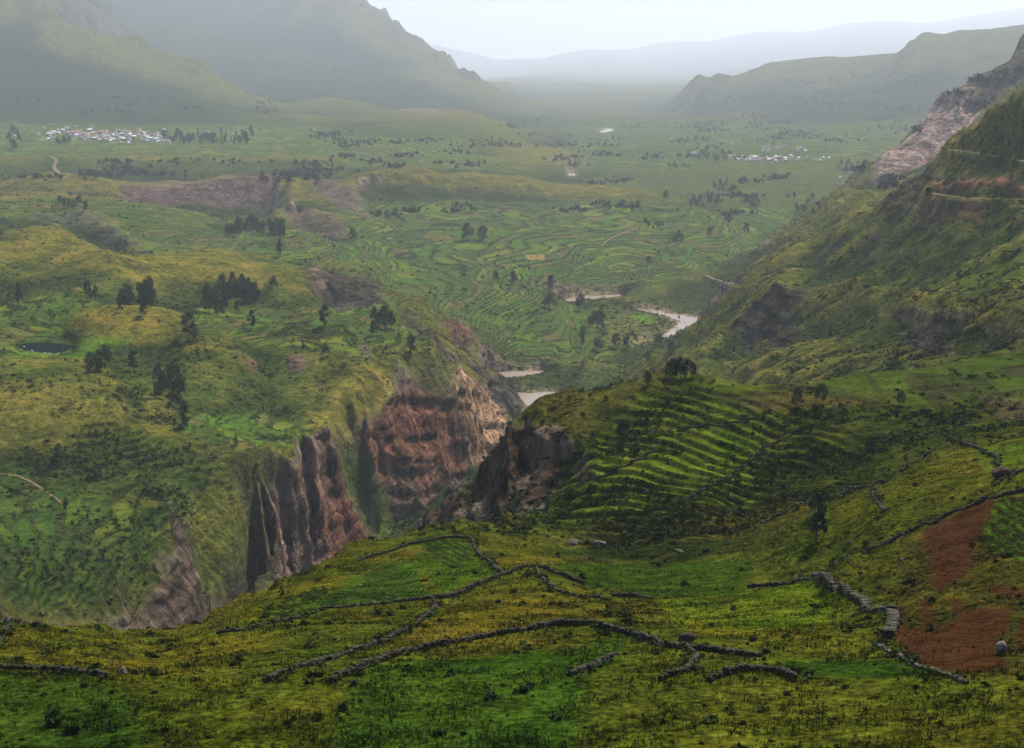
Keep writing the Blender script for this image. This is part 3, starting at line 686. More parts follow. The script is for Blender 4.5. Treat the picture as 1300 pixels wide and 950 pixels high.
rzone([(480,137),(560,137),(550,145)], 6000, 7000, c3(.2,.13,.11), .5)
rzone([(1170,665),(1171,664),(1172,665)], 250, 251, ROCKD)
# gravel by the river
sand = np.clip(rivmask * 1.2, 0, 1); 
for pl, y0, y1 in (([(840,395),(872,402),(835,430),(800,440),(805,425),(850,412)], 2050, 2400), ([(655,490),(720,496),(730,505),(660,520)], 1700, 1850)):
    sand = np.maximum(sand, zone(pl, y0, y1, 2, 4) * .5)
sand = sand.astype(np.float32)
#END_ZONES
rock = np.clip(rock, 0, 1)
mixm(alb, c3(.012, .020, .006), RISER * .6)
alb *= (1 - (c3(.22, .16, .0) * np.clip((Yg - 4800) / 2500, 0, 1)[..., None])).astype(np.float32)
alb *= (1 - .15 * zone([(-300,560),(420,560),(350,720),(250,800),(-300,800)], 600, 1130, 14, 6))[..., None]  # lower left bank darkened: a cloud shadow put into the ground colour
mixm(alb, c3(.30,.245,.19), sand); rock *= (1 - sand); field *= (1 - sand)
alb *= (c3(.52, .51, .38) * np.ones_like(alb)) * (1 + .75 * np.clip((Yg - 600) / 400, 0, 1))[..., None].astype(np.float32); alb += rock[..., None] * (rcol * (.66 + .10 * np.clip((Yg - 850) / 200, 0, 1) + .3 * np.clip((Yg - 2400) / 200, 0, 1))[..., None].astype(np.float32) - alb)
field *= np.clip((1.0 - slv) / .5, 0, 1) * (1 - rock)
scrub *= (1 - .75 * rock)

# ------------------------------------------------------------------ node helper
class NT:
    def __init__(s, name):
        s.m = bpy.data.materials.new(name); s.m.use_nodes = True; s.t = s.m.node_tree; s.t.nodes.clear()
    def n(s, typ, ins=None, **props):
        nd = s.t.nodes.new('ShaderNode' + typ)
        for k, v in props.items(): setattr(nd, k, v)
        for k, v in (ins or {}).items(): s.set(nd.inputs[k], v)
        return nd
    def set(s, sock, v):
        if isinstance(v, bpy.types.NodeSocket): s.t.links.new(v, sock)
        else: sock.default_value = v
    def math(s, op, a, b=0.0, c=None, clamp=False):
        nd = s.n('Math', {0: a, 1: b} if c is None else {0: a, 1: b, 2: c}, operation=op); nd.use_clamp = clamp; return nd.outputs[0]
    def vm(s, op, a, b=(0, 0, 0)):
        nd = s.n('VectorMath', {0: a}, operation=op)
        s.set(nd.inputs[3 if op == 'SCALE' else 1], b); return nd.outputs[0]
    def mix(s, f, a, b, blend='MIX'):
        nd = s.n('Mix', data_type='RGBA', blend_type=blend); s.set(nd.inputs[0], f)
        for i, v in ((6, a), (7, b)): s.set(nd.inputs[i], v if isinstance(v, bpy.types.NodeSocket) or len(v) == 4 else (*v, 1))
        return nd.outputs[2]
    def noise(s, vec, scale, detail=3, rough=.55):
        return s.n('TexNoise', {'Vector': vec, 'Scale': scale, 'Detail': detail, 'Roughness': rough}).outputs[0]
    def ramp(s, f, stops, interp='LINEAR'):
        nd = s.n('ValToRGB', {0: f}); r = nd.color_ramp; r.interpolation = interp
        while len(r.elements) < len(stops): r.elements.new(.5)
        for e, (p, c) in zip(r.elements, stops): e.position = p; e.color = (*c, 1) if len(c) == 3 else c
        return nd.outputs[0]
    def rng(s, v, a, b, c=0.0, d=1.0):
        return s.n('MapRange', {0: v, 1: a, 2: b, 3: c, 4: d}).outputs[0]
    def out(s, col, rough=1.0, normal=None, spec=.1, **kw):
        b = s.n('BsdfPrincipled', {'Base Color': col if isinstance(col, bpy.types.NodeSocket) else (*col, 1), 'Roughness': rough, 'Specular IOR Level': spec})
        for k, v in kw.items(): s.set(b.inputs[k], v)
        if normal is not None: s.set(b.inputs['Normal'], normal)
        o = s.n('OutputMaterial'); s.t.links.new(b.outputs[0], o.inputs['Surface']); return s.m

def terrain_material():
    N = NT('terrain_cover')
    pos = N.n('NewGeometry').outputs['Position']
    sep = N.n('SeparateXYZ', {0: pos}); X, Yp, Zp = sep.outputs
    a = N.n('Attribute', attribute_name='alb').outputs['Color']
    cv = N.n('SeparateColor', {0: N.n('Attribute', attribute_name='cov').outputs['Color']})
    rk, fl, sc = cv.outputs
    so = N.n('Attribute', attribute_name='soil').outputs['Fac']
    dist = N.math('MAXIMUM', Yp, 60.0)
    # detail frequency falls in octaves with distance: three fixed sizes
    nA = N.noise(pos, .9, 5, .65); nB = N.noise(pos, .16, 6, .68); nC = N.noise(pos, .03, 6, .62); nD = N.noise(pos, .006, 3)
    wA = N.rng(dist, 250, 900, 1, 0)
    v = N.math('ADD', N.math('MULTIPLY', N.math('SUBTRACT', nA, .5), N.math('MULTIPLY', wA, 3.4)), N.math('MULTIPLY', N.math('SUBTRACT', nB, .5), 3.0))
    v = N.math('ADD', v, N.math('MULTIPLY', N.math('SUBTRACT', nC, .5), 2.4))
    v = N.math('ADD', v, 1.0, clamp=False); v = N.math('MULTIPLY', v, N.rng(N.noise(pos, .45, 6, .75), .36, .64, .62, 1.38)); v = N.math('MAXIMUM', v, .16)
    base = N.vm('SCALE', a, v)
    hue = N.mix(N.rng(nC, .35, .7), (.86, 1.06, .9), (1.25, 1.0, .85))
    base = N.mix(N.math('SUBTRACT', 1.0, rk), base, hue, 'MULTIPLY')
    # fields: plots per terrace level
    wz = N.math('ADD', Zp, N.math('MULTIPLY', nD, 5.0))
    big = N.rng(dist, 700, 2600, 2.6, 5.0)
    ql = N.math('DIVIDE', wz, 2.5); idx = N.math('FLOOR', ql); fr = N.math('FRACT', ql)
    wv = N.n('CombineXYZ', {0: N.math('ADD', N.math('MULTIPLY', X, .017), N.math('MULTIPLY', idx, 5.37)), 1: N.math('ADD', N.math('MULTIPLY', Yp, .011), N.math('MULTIPLY', nC, .5)), 2: N.math('MULTIPLY', idx, 3.1)}).outputs[0]
    vor = N.n('TexVoronoi', {'Vector': wv, 'Scale': 1.0}, feature='F1')
    rnd = N.n('SeparateColor', {0: vor.outputs['Color']}).outputs[0]
    plots = N.ramp(rnd, [(0, (.040, .075, .018)), (.22, (.050, .120, .016)), (.42, (.105, .165, .016)), (.55, (.062, .088, .022)), (.68, (.155, .170, .022)), (.80, (.12, .095, .035)), (.90, (.045, .095, .02)), (1, (.17, .12, .055))], 'CONSTANT')
    plots = N.vm('SCALE', plots, N.rng(dist, 600, 1000, .62, 1.0)); pb = N.mix(.45, plots, a); pb = N.vm('SCALE', pb, N.math('MULTIPLY', N.math('ADD', N.math('MULTIPLY', v, .5), .5), 1.0))
    ed = N.math('ADD', fr, N.math('MULTIPLY', N.math('SUBTRACT', nB, .5), .55))
    riser = N.math('MULTIPLY', N.rng(ed, .42, .26), N.math('MULTIPLY', N.rng(nC, .25, .5), N.rng(N.noise(pos, .012, 4, .7), .38, .56, .25, 1.0)))
    vd = N.n('TexVoronoi', {'Vector': wv, 'Scale': 1.0}, feature='DISTANCE_TO_EDGE').outputs['Distance']
    hedge = N.math('MULTIPLY', N.rng(vd, .035, .015), N.rng(nB, .45, .6))
    riser = N.math('MAXIMUM', riser, hedge)
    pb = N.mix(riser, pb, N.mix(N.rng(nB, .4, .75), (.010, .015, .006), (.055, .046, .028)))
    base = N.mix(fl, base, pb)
    # scrub speckle
    s1 = N.n('TexVoronoi', {'Vector': pos, 'Scale': .22, 'Randomness': 1.0}).outputs['Distance']
    s2 = N.n('TexVoronoi', {'Vector': pos, 'Scale': .07}).outputs['Distance']
    s3 = N.n('TexVoronoi', {'Vector': pos, 'Scale': .6}).outputs['Distance']
    spk = N.math('MAXIMUM', N.math('MULTIPLY', N.rng(N.math('ADD', s1, N.math('MULTIPLY', nB, -.3)), .22, .10), .9), N.rng(N.math('ADD', s2, N.math('MULTIPLY', nC, -.35)), .22, .05))
    spk = N.math('MAXIMUM', spk, N.math('MULTIPLY', N.rng(s3, .25, .1), N.math('MULTIPLY', wA, .8)))
    spk = N.math('MULTIPLY', spk, N.math('MULTIPLY', sc, N.rng(nC, .3, .55)))
    base = N.mix(spk, base, (.010, .017, .005))
    # rock: hanging streaks and beds
    rp = N.n('CombineXYZ', {0: N.math('MULTIPLY', X, .11), 1: N.math('MULTIPLY', Yp, .11), 2: N.math('MULTIPLY', Zp, .022)}).outputs[0]
    r1 = N.noise(rp, 1.0, 6, .65)
    bp = N.n('CombineXYZ', {0: N.math('MULTIPLY', X, .01), 1: N.math('MULTIPLY', Yp, .01), 2: N.math('MULTIPLY', Zp, .22)}).outputs[0]
    r2 = N.noise(bp, 1.0, 4, .6)
    rq = N.n('CombineXYZ', {0: N.math('MULTIPLY', X, .028), 1: N.math('MULTIPLY', Yp, .028), 2: N.math('MULTIPLY', Zp, .006)}).outputs[0]
    r3 = N.noise(rq, 1.0, 6, .7)
    rv = N.math('ADD', N.math('MULTIPLY', N.rng(r1, .36, .64, .35, 1.7), N.rng(r3, .38, .62, .35, 1.6)), N.rng(r2, .35, .65, -.25, .3))
    rcol_ = N.vm('SCALE', a, rv)
    rcol_ = N.mix(N.math('MULTIPLY', N.rng(nB, .52, .62), N.rng(nC, .45, .6)), rcol_, (.035, .050, .016))
    base = N.mix(rk, base, rcol_)
    # ploughed soil furrows
    fw = N.math('SINE', N.math('ADD', N.math('MULTIPLY', N.math('ADD', X, N.math('MULTIPLY', Yp, .55)), 5.0), N.math('MULTIPLY', nB, 5.0)))
    sl = N.vm('SCALE', a, N.math('ADD', N.math('MULTIPLY', fw, .22), N.math('ADD', -1.25, N.math('MULTIPLY', N.math('ADD', nA, nB), 2.2))))
    base = N.mix(so, base, sl)
    hgt = N.math('ADD', N.math('MULTIPLY', nB, 2.4), N.math('ADD', N.math('MULTIPLY', nA, .55), N.math('MULTIPLY', nC, 9.0)))
    hgt = N.math('ADD', hgt, N.math('MULTIPLY', spk, 1.6))
    hgt = N.math('ADD', hgt, N.math('MULTIPLY', N.math('MULTIPLY', riser, fl), 1.0))
    hgt = N.math('ADD', hgt, N.math('MULTIPLY', rk, N.math('ADD', N.math('MULTIPLY', r1, 9.0), N.math('MULTIPLY', r2, 5.0))))
    bmp = N.n('Bump', {'Strength': .85, 'Distance': 1.0, 'Height': hgt}).outputs[0]
    return N.out(base, 1.0, bmp, 0.0)
MT = terrain_material()

# ------------------------------------------------------------------ terrain meshes
def grid_mesh(name, ja, jb, mat, kind='structure'):
    X = Xg[ja:jb].copy(); Y = Yg[ja:jb].copy(); z = Z[ja:jb]
    rk = rock[ja:jb]
    w = rk * np.clip(Y * .0045, .3, 7) * np.where(Y > 2500, .25, 1)
    X += w * fbm(Xg[ja:jb] + z * 1.7, z * 1.3 + Yg[ja:jb] * .4, 14, 3, 301); Y += w * fbm(z * 1.1 + Xg[ja:jb], Yg[ja:jb] - z * 1.5, 14, 3, 321)
    nr = jb - ja
    co = np.stack([X, Y, z], -1).reshape(-1, 3).astype(np.float32)
    j, i = np.meshgrid(np.arange(nr - 1), np.arange(NU - 1), indexing='ij')
    a = (j * NU + i).ravel(); f = np.stack([a, a + 1, a + NU + 1, a + NU], -1).astype(np.int32)
    me = bpy.data.meshes.new(name); me.vertices.add(len(co)); me.vertices.foreach_set('co', co.ravel())
    me.loops.add(f.size); me.loops.foreach_set('vertex_index', f.ravel())
    me.polygons.add(len(f)); me.polygons.foreach_set('loop_start', np.arange(0, f.size, 4, dtype=np.int32))
    me.polygons.foreach_set('use_smooth', np.ones(len(f), bool))
    me.update()
    def attr(nm, arr, typ, dom):
        at = me.attributes.new(nm, typ, dom); at.data.foreach_set('color' if typ == 'FLOAT_COLOR' else 'value', arr.astype(np.float32).ravel())
    one = np.ones((nr, NU, 1), np.float32)
    attr('alb', np.concatenate([np.clip(alb[ja:jb], 0, 1), one], -1), 'FLOAT_COLOR', 'POINT')
    attr('cov', np.concatenate([rock[ja:jb, :, None], np.clip(field[ja:jb], 0, 1)[..., None], np.clip(scrub[ja:jb], 0, 1)[..., None], one], -1), 'FLOAT_COLOR', 'POINT')
    attr('soil', soil[ja:jb], 'FLOAT', 'POINT')
    me.materials.append(mat)
    o = bpy.data.objects.new(name, me); COL.objects.link(o); o['kind'] = kind
    return o
grid_mesh('terrain', 0, NV, MT)

# ------------------------------------------------------------------ water
def water_material():
    N = NT('silty_water'); pos = N.n('NewGeometry').outputs['Position']
    c = N.mix(N.noise(pos, .03, 4), (.20, .15, .105), (.27, .21, .15))
    b = N.n('Bump', {'Strength': .3, 'Distance': .3, 'Height': N.noise(pos, .4, 3)}).outputs[0]
    return N.out(c, .35, b, .3)
def sheet(name, poly, z, mat):
    import bmesh
    bm = bmesh.new(); vs_ = [bm.verts.new((x, y, z)) for x, y in poly]; f = bm.faces.new(vs_)
    if f.normal.z < 0: f.normal_flip()
    bmesh.ops.triangulate(bm, faces=bm.faces[:])
    me = bpy.data.meshes.new(name); bm.to_mesh(me); bm.free(); me.materials.append(mat)
    o = bpy.data.objects.new(name, me); COL.objects.link(o); o['kind'] = 'structure'; return o
def grow(poly, k):
    cx = sum(p[0] for p in poly) / len(poly); cy = sum(p[1] for p in poly) / len(poly)
    return [(cx + (x - cx) * k, cy + (y - cy) * k) for x, y in poly]
WM = water_material()
for poly, z in zip(RIV, RZ): sheet('river', grow(world_poly(poly, z), 1.04), z, WM)
NP = NT('pond_water'); PM = NP.out((.008, .014, .013), .9, None, 0.0)
sheet('pond', grow(pw, 1.03), PZ, PM)


# ------------------------------------------------------------------ object helpers
def tag(o, label=None, cat=None, group=None, kind=None):
    if label: o['label'] = label
    if cat: o['category'] = cat
    if group: o['group'] = group
    if kind: o['kind'] = kind
    return o
def mesh_np(name, co, faces, mat, smooth=False, cols=None, n=3):
    co = np.asarray(co, np.float32); faces = np.asarray(faces, np.int32)
    me = bpy.data.meshes.new(name); me.vertices.add(len(co)); me.vertices.foreach_set('co', co.ravel())
    me.loops.add(faces.size); me.loops.foreach_set('vertex_index', faces.ravel())
    me.polygons.add(len(faces)); me.polygons.foreach_set('loop_start', np.arange(0, faces.size, n, dtype=np.int32))
    if smooth: me.polygons.foreach_set('use_smooth', np.ones(len(faces), bool))
    me.update()
    if cols is not None:
        at = me.attributes.new('alb', 'FLOAT_COLOR', 'POINT'); at.data.foreach_set('color', np.concatenate([cols, np.ones((len(cols), 1))], 1).astype(np.float32).ravel())
    me.materials.append(mat); return me
def link(name, me, parent=None, loc=None, rz=0, sc=None):
    o = bpy.data.objects.new(name, me); COL.objects.link(o)
    if parent is not None: o.parent = parent
    if loc is not None: o.location = loc
    o.rotation_euler.z = rz
    if sc is not None: o.scale = sc if hasattr(sc, '__len__') else (sc,) * 3
    return o
def attr_mat(name, lo=.6, hi=1.4, scale=1.0, rough=.9, trans=0):
    N = NT(name); a = N.n('Attribute', attribute_name='alb').outputs['Color']
    nz = N.noise(N.n('NewGeometry').outputs['Position'], scale, 3)
    return N.out(N.vm('SCALE', a, N.rng(nz, .3, .7, lo, hi)), rough, None, .05)
def noise_mat(name, c1, c2, scale=1.0, rough=.9, bump=.3):
    N = NT(name); g = N.n('NewGeometry').outputs['Position']; nz = N.noise(g, scale, 5, .65)
    c = N.mix(N.rng(nz, .35, .65), c1, c2)
    return N.out(c, rough, N.n('Bump', {'Strength': bump, 'Distance': .2, 'Height': nz}).outputs[0], .1)
def ico(sub=0):
    import bmesh
    bm = bmesh.new(); bmesh.ops.create_icosphere(bm, subdivisions=sub + 1, radius=1)
    v = np.array([x.co[:] for x in bm.verts]); f = np.array([[q_.index for q_ in p.verts] for p in bm.faces]); bm.free(); return v, f
IV, IF = ico(0); IV2, IF2 = ico(1); IV3, IF3 = ico(2)

# ------------------------------------------------------------------ roads
RM = noise_mat('packed_dirt', (.115, .078, .042), (.19, .13, .075), .5)
for nm, pp, w in ROADW:
    d = np.gradient(pp[:, :2], axis=0); d /= np.linalg.norm(d, axis=1)[:, None] + 1e-9; nrm = np.stack([-d[:, 1], d[:, 0]], 1)
    co = []; fc = []
    for k, p in enumerate(pp):
        ww = w * (.42 + .07 * math.sin(k * 1.7))
        for s_ in (-1, -.33, .33, 1):
            x, y = p[:2] + nrm[k] * ww * s_; co.append((x, y, height(x, y) + .12 + .1 * (1 - s_ * s_)))
    for k in range(len(pp) - 1):
        for a_ in range(3): b_ = k * 4 + a_; fc.append((b_, b_ + 1, b_ + 5, b_ + 4))
    o = link('dirt_road', mesh_np('dirt_road', co, fc, RM, True, n=4)); o['kind'] = 'structure'

# ------------------------------------------------------------------ tunnel
tx, ty, tz = hit(1178.5, 247)
tun = link('road_tunnel', None, loc=(tx, ty, tz)); tag(tun, 'dark arched road tunnel mouth cut in the brown rock spur', 'tunnel')
def arch(r, h, n=10): return [(-r, 0)] + [(-r * math.cos(math.pi * k / n), h + r * math.sin(math.pi * k / n)) for k in range(n + 1)] + [(r, 0)]
ai, ao = arch(2.7, 2.6), arch(3.5, 3.0)
co = []; fc = []; na = len(ai)
for yy_ in (-3.0, 6): co += [(x, yy_, z) for x, z in ai]
co += [(x, -3.0, z) for x, z in ao] + [(x, 6, z) for x, z in ao]
for k in range(na - 1):
    fc += [(k, k + 1, na + k + 1, na + k), (k, 2 * na + k, 2 * na + k + 1, k + 1), (2 * na + k, 3 * na + k, 3 * na + k + 1, 2 * na + k + 1)]
TR = noise_mat('tunnel_rock', (.05, .035, .028), (.11, .07, .05), .8)
TD = noise_mat('tunnel_dark', (.006, .005, .005), (.012, .010, .010), .8)  # near-black: shade inside the bore painted as colour; also on doors and windows
link('portal', mesh_np('portal', co, fc, TR, n=4), tun, rz=math.radians(-24))
bw = [(x, 5.5, z) for x, z in ai] + [(x, -2.2, z) for x, z in arch(2.6, 2.55)] + [(0, 5.5, 0)]
fc = [(k, k + 1, na + k + 1) for k in range(na - 1)] + [(k, na + k + 1, na + k) for k in range(na - 1)] + [(k + 1, k, 2 * na) for k in range(na - 1)]
link('bore', mesh_np('bore', bw, fc, TD, n=3), tun, rz=math.radians(-24))

# ------------------------------------------------------------------ dry stone walls
WMAT = attr_mat('dry_stone', .55, 1.5, 2.0, .95)
BXV = np.array([(x, y, z) for x in (-1, 1) for y in (-1, 1) for z in (-1, 1)], float); BXF = np.array([(0, 1, 3, 2), (4, 6, 7, 5), (0, 4, 5, 1), (2, 3, 7, 6), (0, 2, 6, 4), (1, 5, 7, 3)])
def stone_wall(px, label, h=1.3, th=.46, gap=.03, pale=0.0):
    pp = resample([hit(*p) for p in px], .5)
    for _ in range(5): pp[1:-1] = (pp[:-2] + 2 * pp[1:-1] + pp[2:]) / 4
    n = len(pp); wob = np.cumsum(rng.normal(0, .07, (n, 2)), 0); wob -= np.linspace(0, 1, n)[:, None] * wob[-1]; pp[:, :2] += wob
    d = np.gradient(pp[:, :2], axis=0); ang = np.arctan2(d[:, 1], d[:, 0])
    V = []; C = []; h *= .44; hv = h * (1 + .25 * np.convolve(rng.normal(0, 1, n + 8), np.ones(9) / 3, 'valid'))
    for k in range(n):
        x, y = pp[k, :2]; g0 = height(x, y); top = max(.2, hv[k]) if rng.random() > gap else .15
        z = -.25
        while z < top:
            sh = rng.uniform(.14, .36)
            for side in (-1, 1):
                sz = np.array([rng.uniform(.16, .42), rng.uniform(.2, .36) * th / .75, sh * .58])
                v = BXV * sz * rng.uniform(.72, 1.12, (8, 3)); a = ang[k] + rng.normal(0, .2)
                v = v @ np.array([[math.cos(a), math.sin(a), 0], [-math.sin(a), math.cos(a), 0], [0, 0, 1]])
                off = side * th * .27; cx = x - math.sin(ang[k]) * off + rng.normal(0, .06); cy = y + math.cos(ang[k]) * off + rng.normal(0, .06)
                V.append(v + (cx, cy, g0 + z + sh * .5)); t_ = rng.uniform(.018, .058) * (1 + pale)
                c = np.array([t_ * 1.12, t_ * .93, t_ * .72]);
                if rng.random() < .35: c = np.array([.03, .035, .015])
                C.append(np.repeat(c[None], 8, 0))
            z += sh * .85
    V = np.array(V); F = (BXF[None] + (np.arange(len(V)) * 8)[:, None, None]).reshape(-1, 4)
    org = pp[n // 2]; oz = height(org[0], org[1]); base = np.array([org[0], org[1], oz])
    o = link('stone_wall', mesh_np('stone_wall', V.reshape(-1, 3) - base, F, WMAT, cols=np.concatenate(C), n=4), loc=base)
    tag(o, label, 'stone wall', 'dry stone walls around the hillside fields', 'thing'); return pp
WALLS = [
 ([(340,866),(350,859),(400,844),(434,834),(490,815),(523,799),(543,784),(553,772),(550,764)], 'low stone wall climbing from bottom edge to a sharp hook below the crop rows', {}),
 ([(420,868),(433,860),(453,854),(486,840),(523,827),(566,819),(617,810),(667,802),(700,796),(733,795),(767,799),(800,805),(833,815),(864,824)], 'longest dark stone wall, arching over the bright green field at bottom centre', dict(h=1.6)),
 ([(277,805),(300,802),(334,795),(364,787),(401,777),(434,772),(456,770),(500,765),(540,761)], 'faint broken stone wall below the yellow slope on the near hill left', dict(h=.9, gap=.2)),
 ([(540,761),(566,760),(593,752),(617,740),(647,729),(667,720),(680,720),(700,725),(720,734),(740,742)], 'dark stone wall bending over the hill crest right of the planted rows', dict(h=1.4)),
 ([(456,712),(490,703),(520,692),(556,685),(597,683),(603,688),(603,697),(620,710),(627,723),(640,728)], 'stone wall enclosing the top of the planted field by the canyon edge', dict(h=1.1)),
 ([(681,722),(688,733),(700,743),(710,752),(733,757),(767,762)], 'pale crumbling stone wall dropping off the crest junction', dict(h=.9, pale=.5, gap=.15)),
 ([(780,757),(807,759),(830,760)], 'short straight stone wall under the dark green bowl', {}),
 ([(723,858),(753,847),(783,832)], 'short dark stone wall rising through the bright green bottom field', dict(h=.9)),
 ([(840,864),(866,854),(883,844),(886,834),(873,825)], 'curled stone wall below the dark reddish boulder', {}),
 ([(879,825),(916,829),(966,834)], 'stone wall running right from the boulder junction', {}),
 ([(900,866),(913,860),(936,852),(966,851),(993,857),(1010,864)], 'small arched stone wall at the bottom edge right of centre', {}),
 ([(951,747),(980,745),(1006,742),(1031,734)], 'dark stone wall along the top of the yellow green pasture', dict(h=1.5)),
 ([(1034,734),(1046,747),(1066,755),(1083,765),(1103,779),(1126,777),(1131,790),(1126,809)], 'broad pale stone wall stepping down beside the red ploughed field', dict(h=1.9, th=1.3, pale=.5)),
 ([(1036,729),(1066,715),(1100,700),(1133,685),(1166,670),(1200,657),(1233,643),(1266,632),(1297,625),(1335,617)], 'long straight stone wall rising above the red ploughed fields to the right edge', dict(h=1.2)),
 ([(966,665),(1000,648),(1033,638),(1066,628),(1100,617),(1120,610),(1150,597),(1173,580),(1213,561)], 'rough pale stone wall along the ridge behind the lone slender tree', dict(h=1.5, pale=.6)),
 ([(1220,562),(1250,573),(1265,580),(1268,592)], 'short wall curving round the smooth green meadow at right', dict(h=1.2)),
 ([(1263,617),(1297,598),(1330,585)], 'thin wall segment below the smooth green meadow', dict(h=.8)),
 ([(1106,623),(1114,635),(1123,650)], 'tumbled wall stub dropping from the ridge wall', dict(h=.9, gap=.2, pale=.5)),
 ([(-30,847),(0,848),(40,850),(83,854),(133,859)], 'dark stone wall along the bottom left corner', dict(h=1.3)),
 ([(15,789),(8,799),(0,813),(-8,825)], 'short leaning wall at the left edge of the near hill', dict(h=.8)),
 ([(1110,817),(1150,837),(1200,859),(1225,868)], 'line of loose pale stones below the ploughed field', dict(h=.5, gap=.3, pale=.8)),
 ([(657,657),(687,633),(717,625),(753,610),(800,590),(834,575)], 'overgrown stone wall crossing the terraced headland behind the hill crest', dict(h=1.3, pale=.2)),
 ([(866,640),(899,617),(950,587),(973,567)], 'overgrown diagonal stone wall between the headland terraces', dict(h=1.5, pale=.1)),
 ([(860,548),(890,543),(925,538),(965,530)], 'faint stone terrace wall under the plateau edge on the headland', dict(h=1.2, pale=.2)),
]
WPTS = [stone_wall(p, l, **k) for p, l, k in WALLS]

# ------------------------------------------------------------------ boulders
def boulder(px, py, size, c1, c2, label, seed, sx=1, sz=.8):
    v = IV3.copy(); n = v / np.linalg.norm(v, axis=1)[:, None]
    r_ = np.random.default_rng(seed); dd = np.ones(len(v))
    for _ in range(14):
        a = r_.normal(size=3); a /= np.linalg.norm(a); c = r_.uniform(.62, .92); t_ = n @ a; dd = np.where(t_ * dd > c, c / np.maximum(t_, .1), dd)
    v = n * (dd * (1 + .05 * r_.normal(size=len(v))))[:, None] * np.array([size * sx, size * .85, size * sz])
    x, y, z = hit(px, py)
    o = link('boulder', mesh_np('boulder', v, IF3, noise_mat('boulder_rock', c1, c2, 1.6), False), loc=(x, y, z + size * sz * .45), rz=seed)
    return tag(o, label, 'boulder')
boulder(871, 814, 1.35, (.07,.035,.028), (.03,.024,.02), 'dark reddish boulder on the slope above the wall junction', 3)
boulder(1271, 830, 1.05, (.20,.155,.125), (.10,.075,.06), 'large pale upright boulder at the edge of the red soil', 5, .8, 1.1)
boulder(761, 693, 2.0, (.16,.13,.10), (.08,.065,.05), 'pale slanting boulder in the bushy hollow', 9, 1.2, .6)
boulder(728, 690, 2.3, (.09,.065,.05), (.05,.04,.03), 'dark flat rock outcrop at the left of the bushy hollow', 11, 1.6, .5)
boulder(1272, 603, 2.4, (.10,.06,.04), (.05,.03,.025), 'brown rock heap beside the smooth green meadow', 13, 1.2, .7)
boulder(156, 855, .9, (.16,.13,.10), (.08,.065,.05), 'small pale stone on the wall at bottom left', 15)
boulder(1078, 690, .6, (.16,.13,.10), (.08,.065,.05), 'small grey stone on the grass slope right of the slender tree', 17)
boulder(1144, 712, .5, (.16,.13,.10), (.08,.065,.05), 'small pale stone above the left corner of the red field', 19)
boulder(862, 700, 1.0, (.16,.13,.10), (.08,.065,.05), 'pale rubble stone at the end of the hollow track', 21, 1.8, .4)

# ------------------------------------------------------------------ trees
LEAF = attr_mat('eucalyptus_leaves', .5, 1.5, .35, .8)
BARK = noise_mat('bark', (.06, .048, .036), (.12, .10, .08), 1.5)
def tube(pts, rad, sides=6):
    pts = np.array(pts, float); V = []; F = []
    for k, p in enumerate(pts):
        t_ = pts[min(k + 1, len(pts) - 1)] - pts[max(k - 1, 0)]; t_ /= np.linalg.norm(t_) + 1e-9
        a = np.cross(t_, (0, 1, .3)); a /= np.linalg.norm(a); b = np.cross(t_, a)
        V += [p + rad[k] * (math.cos(2 * math.pi * s_ / sides) * a + math.sin(2 * math.pi * s_ / sides) * b) for s_ in range(sides)]
    for k in range(len(pts) - 1):
        for s_ in range(sides): F.append((k * sides + s_, k * sides + (s_ + 1) % sides, (k + 1) * sides + (s_ + 1) % sides, (k + 1) * sides + s_))
    return V, F
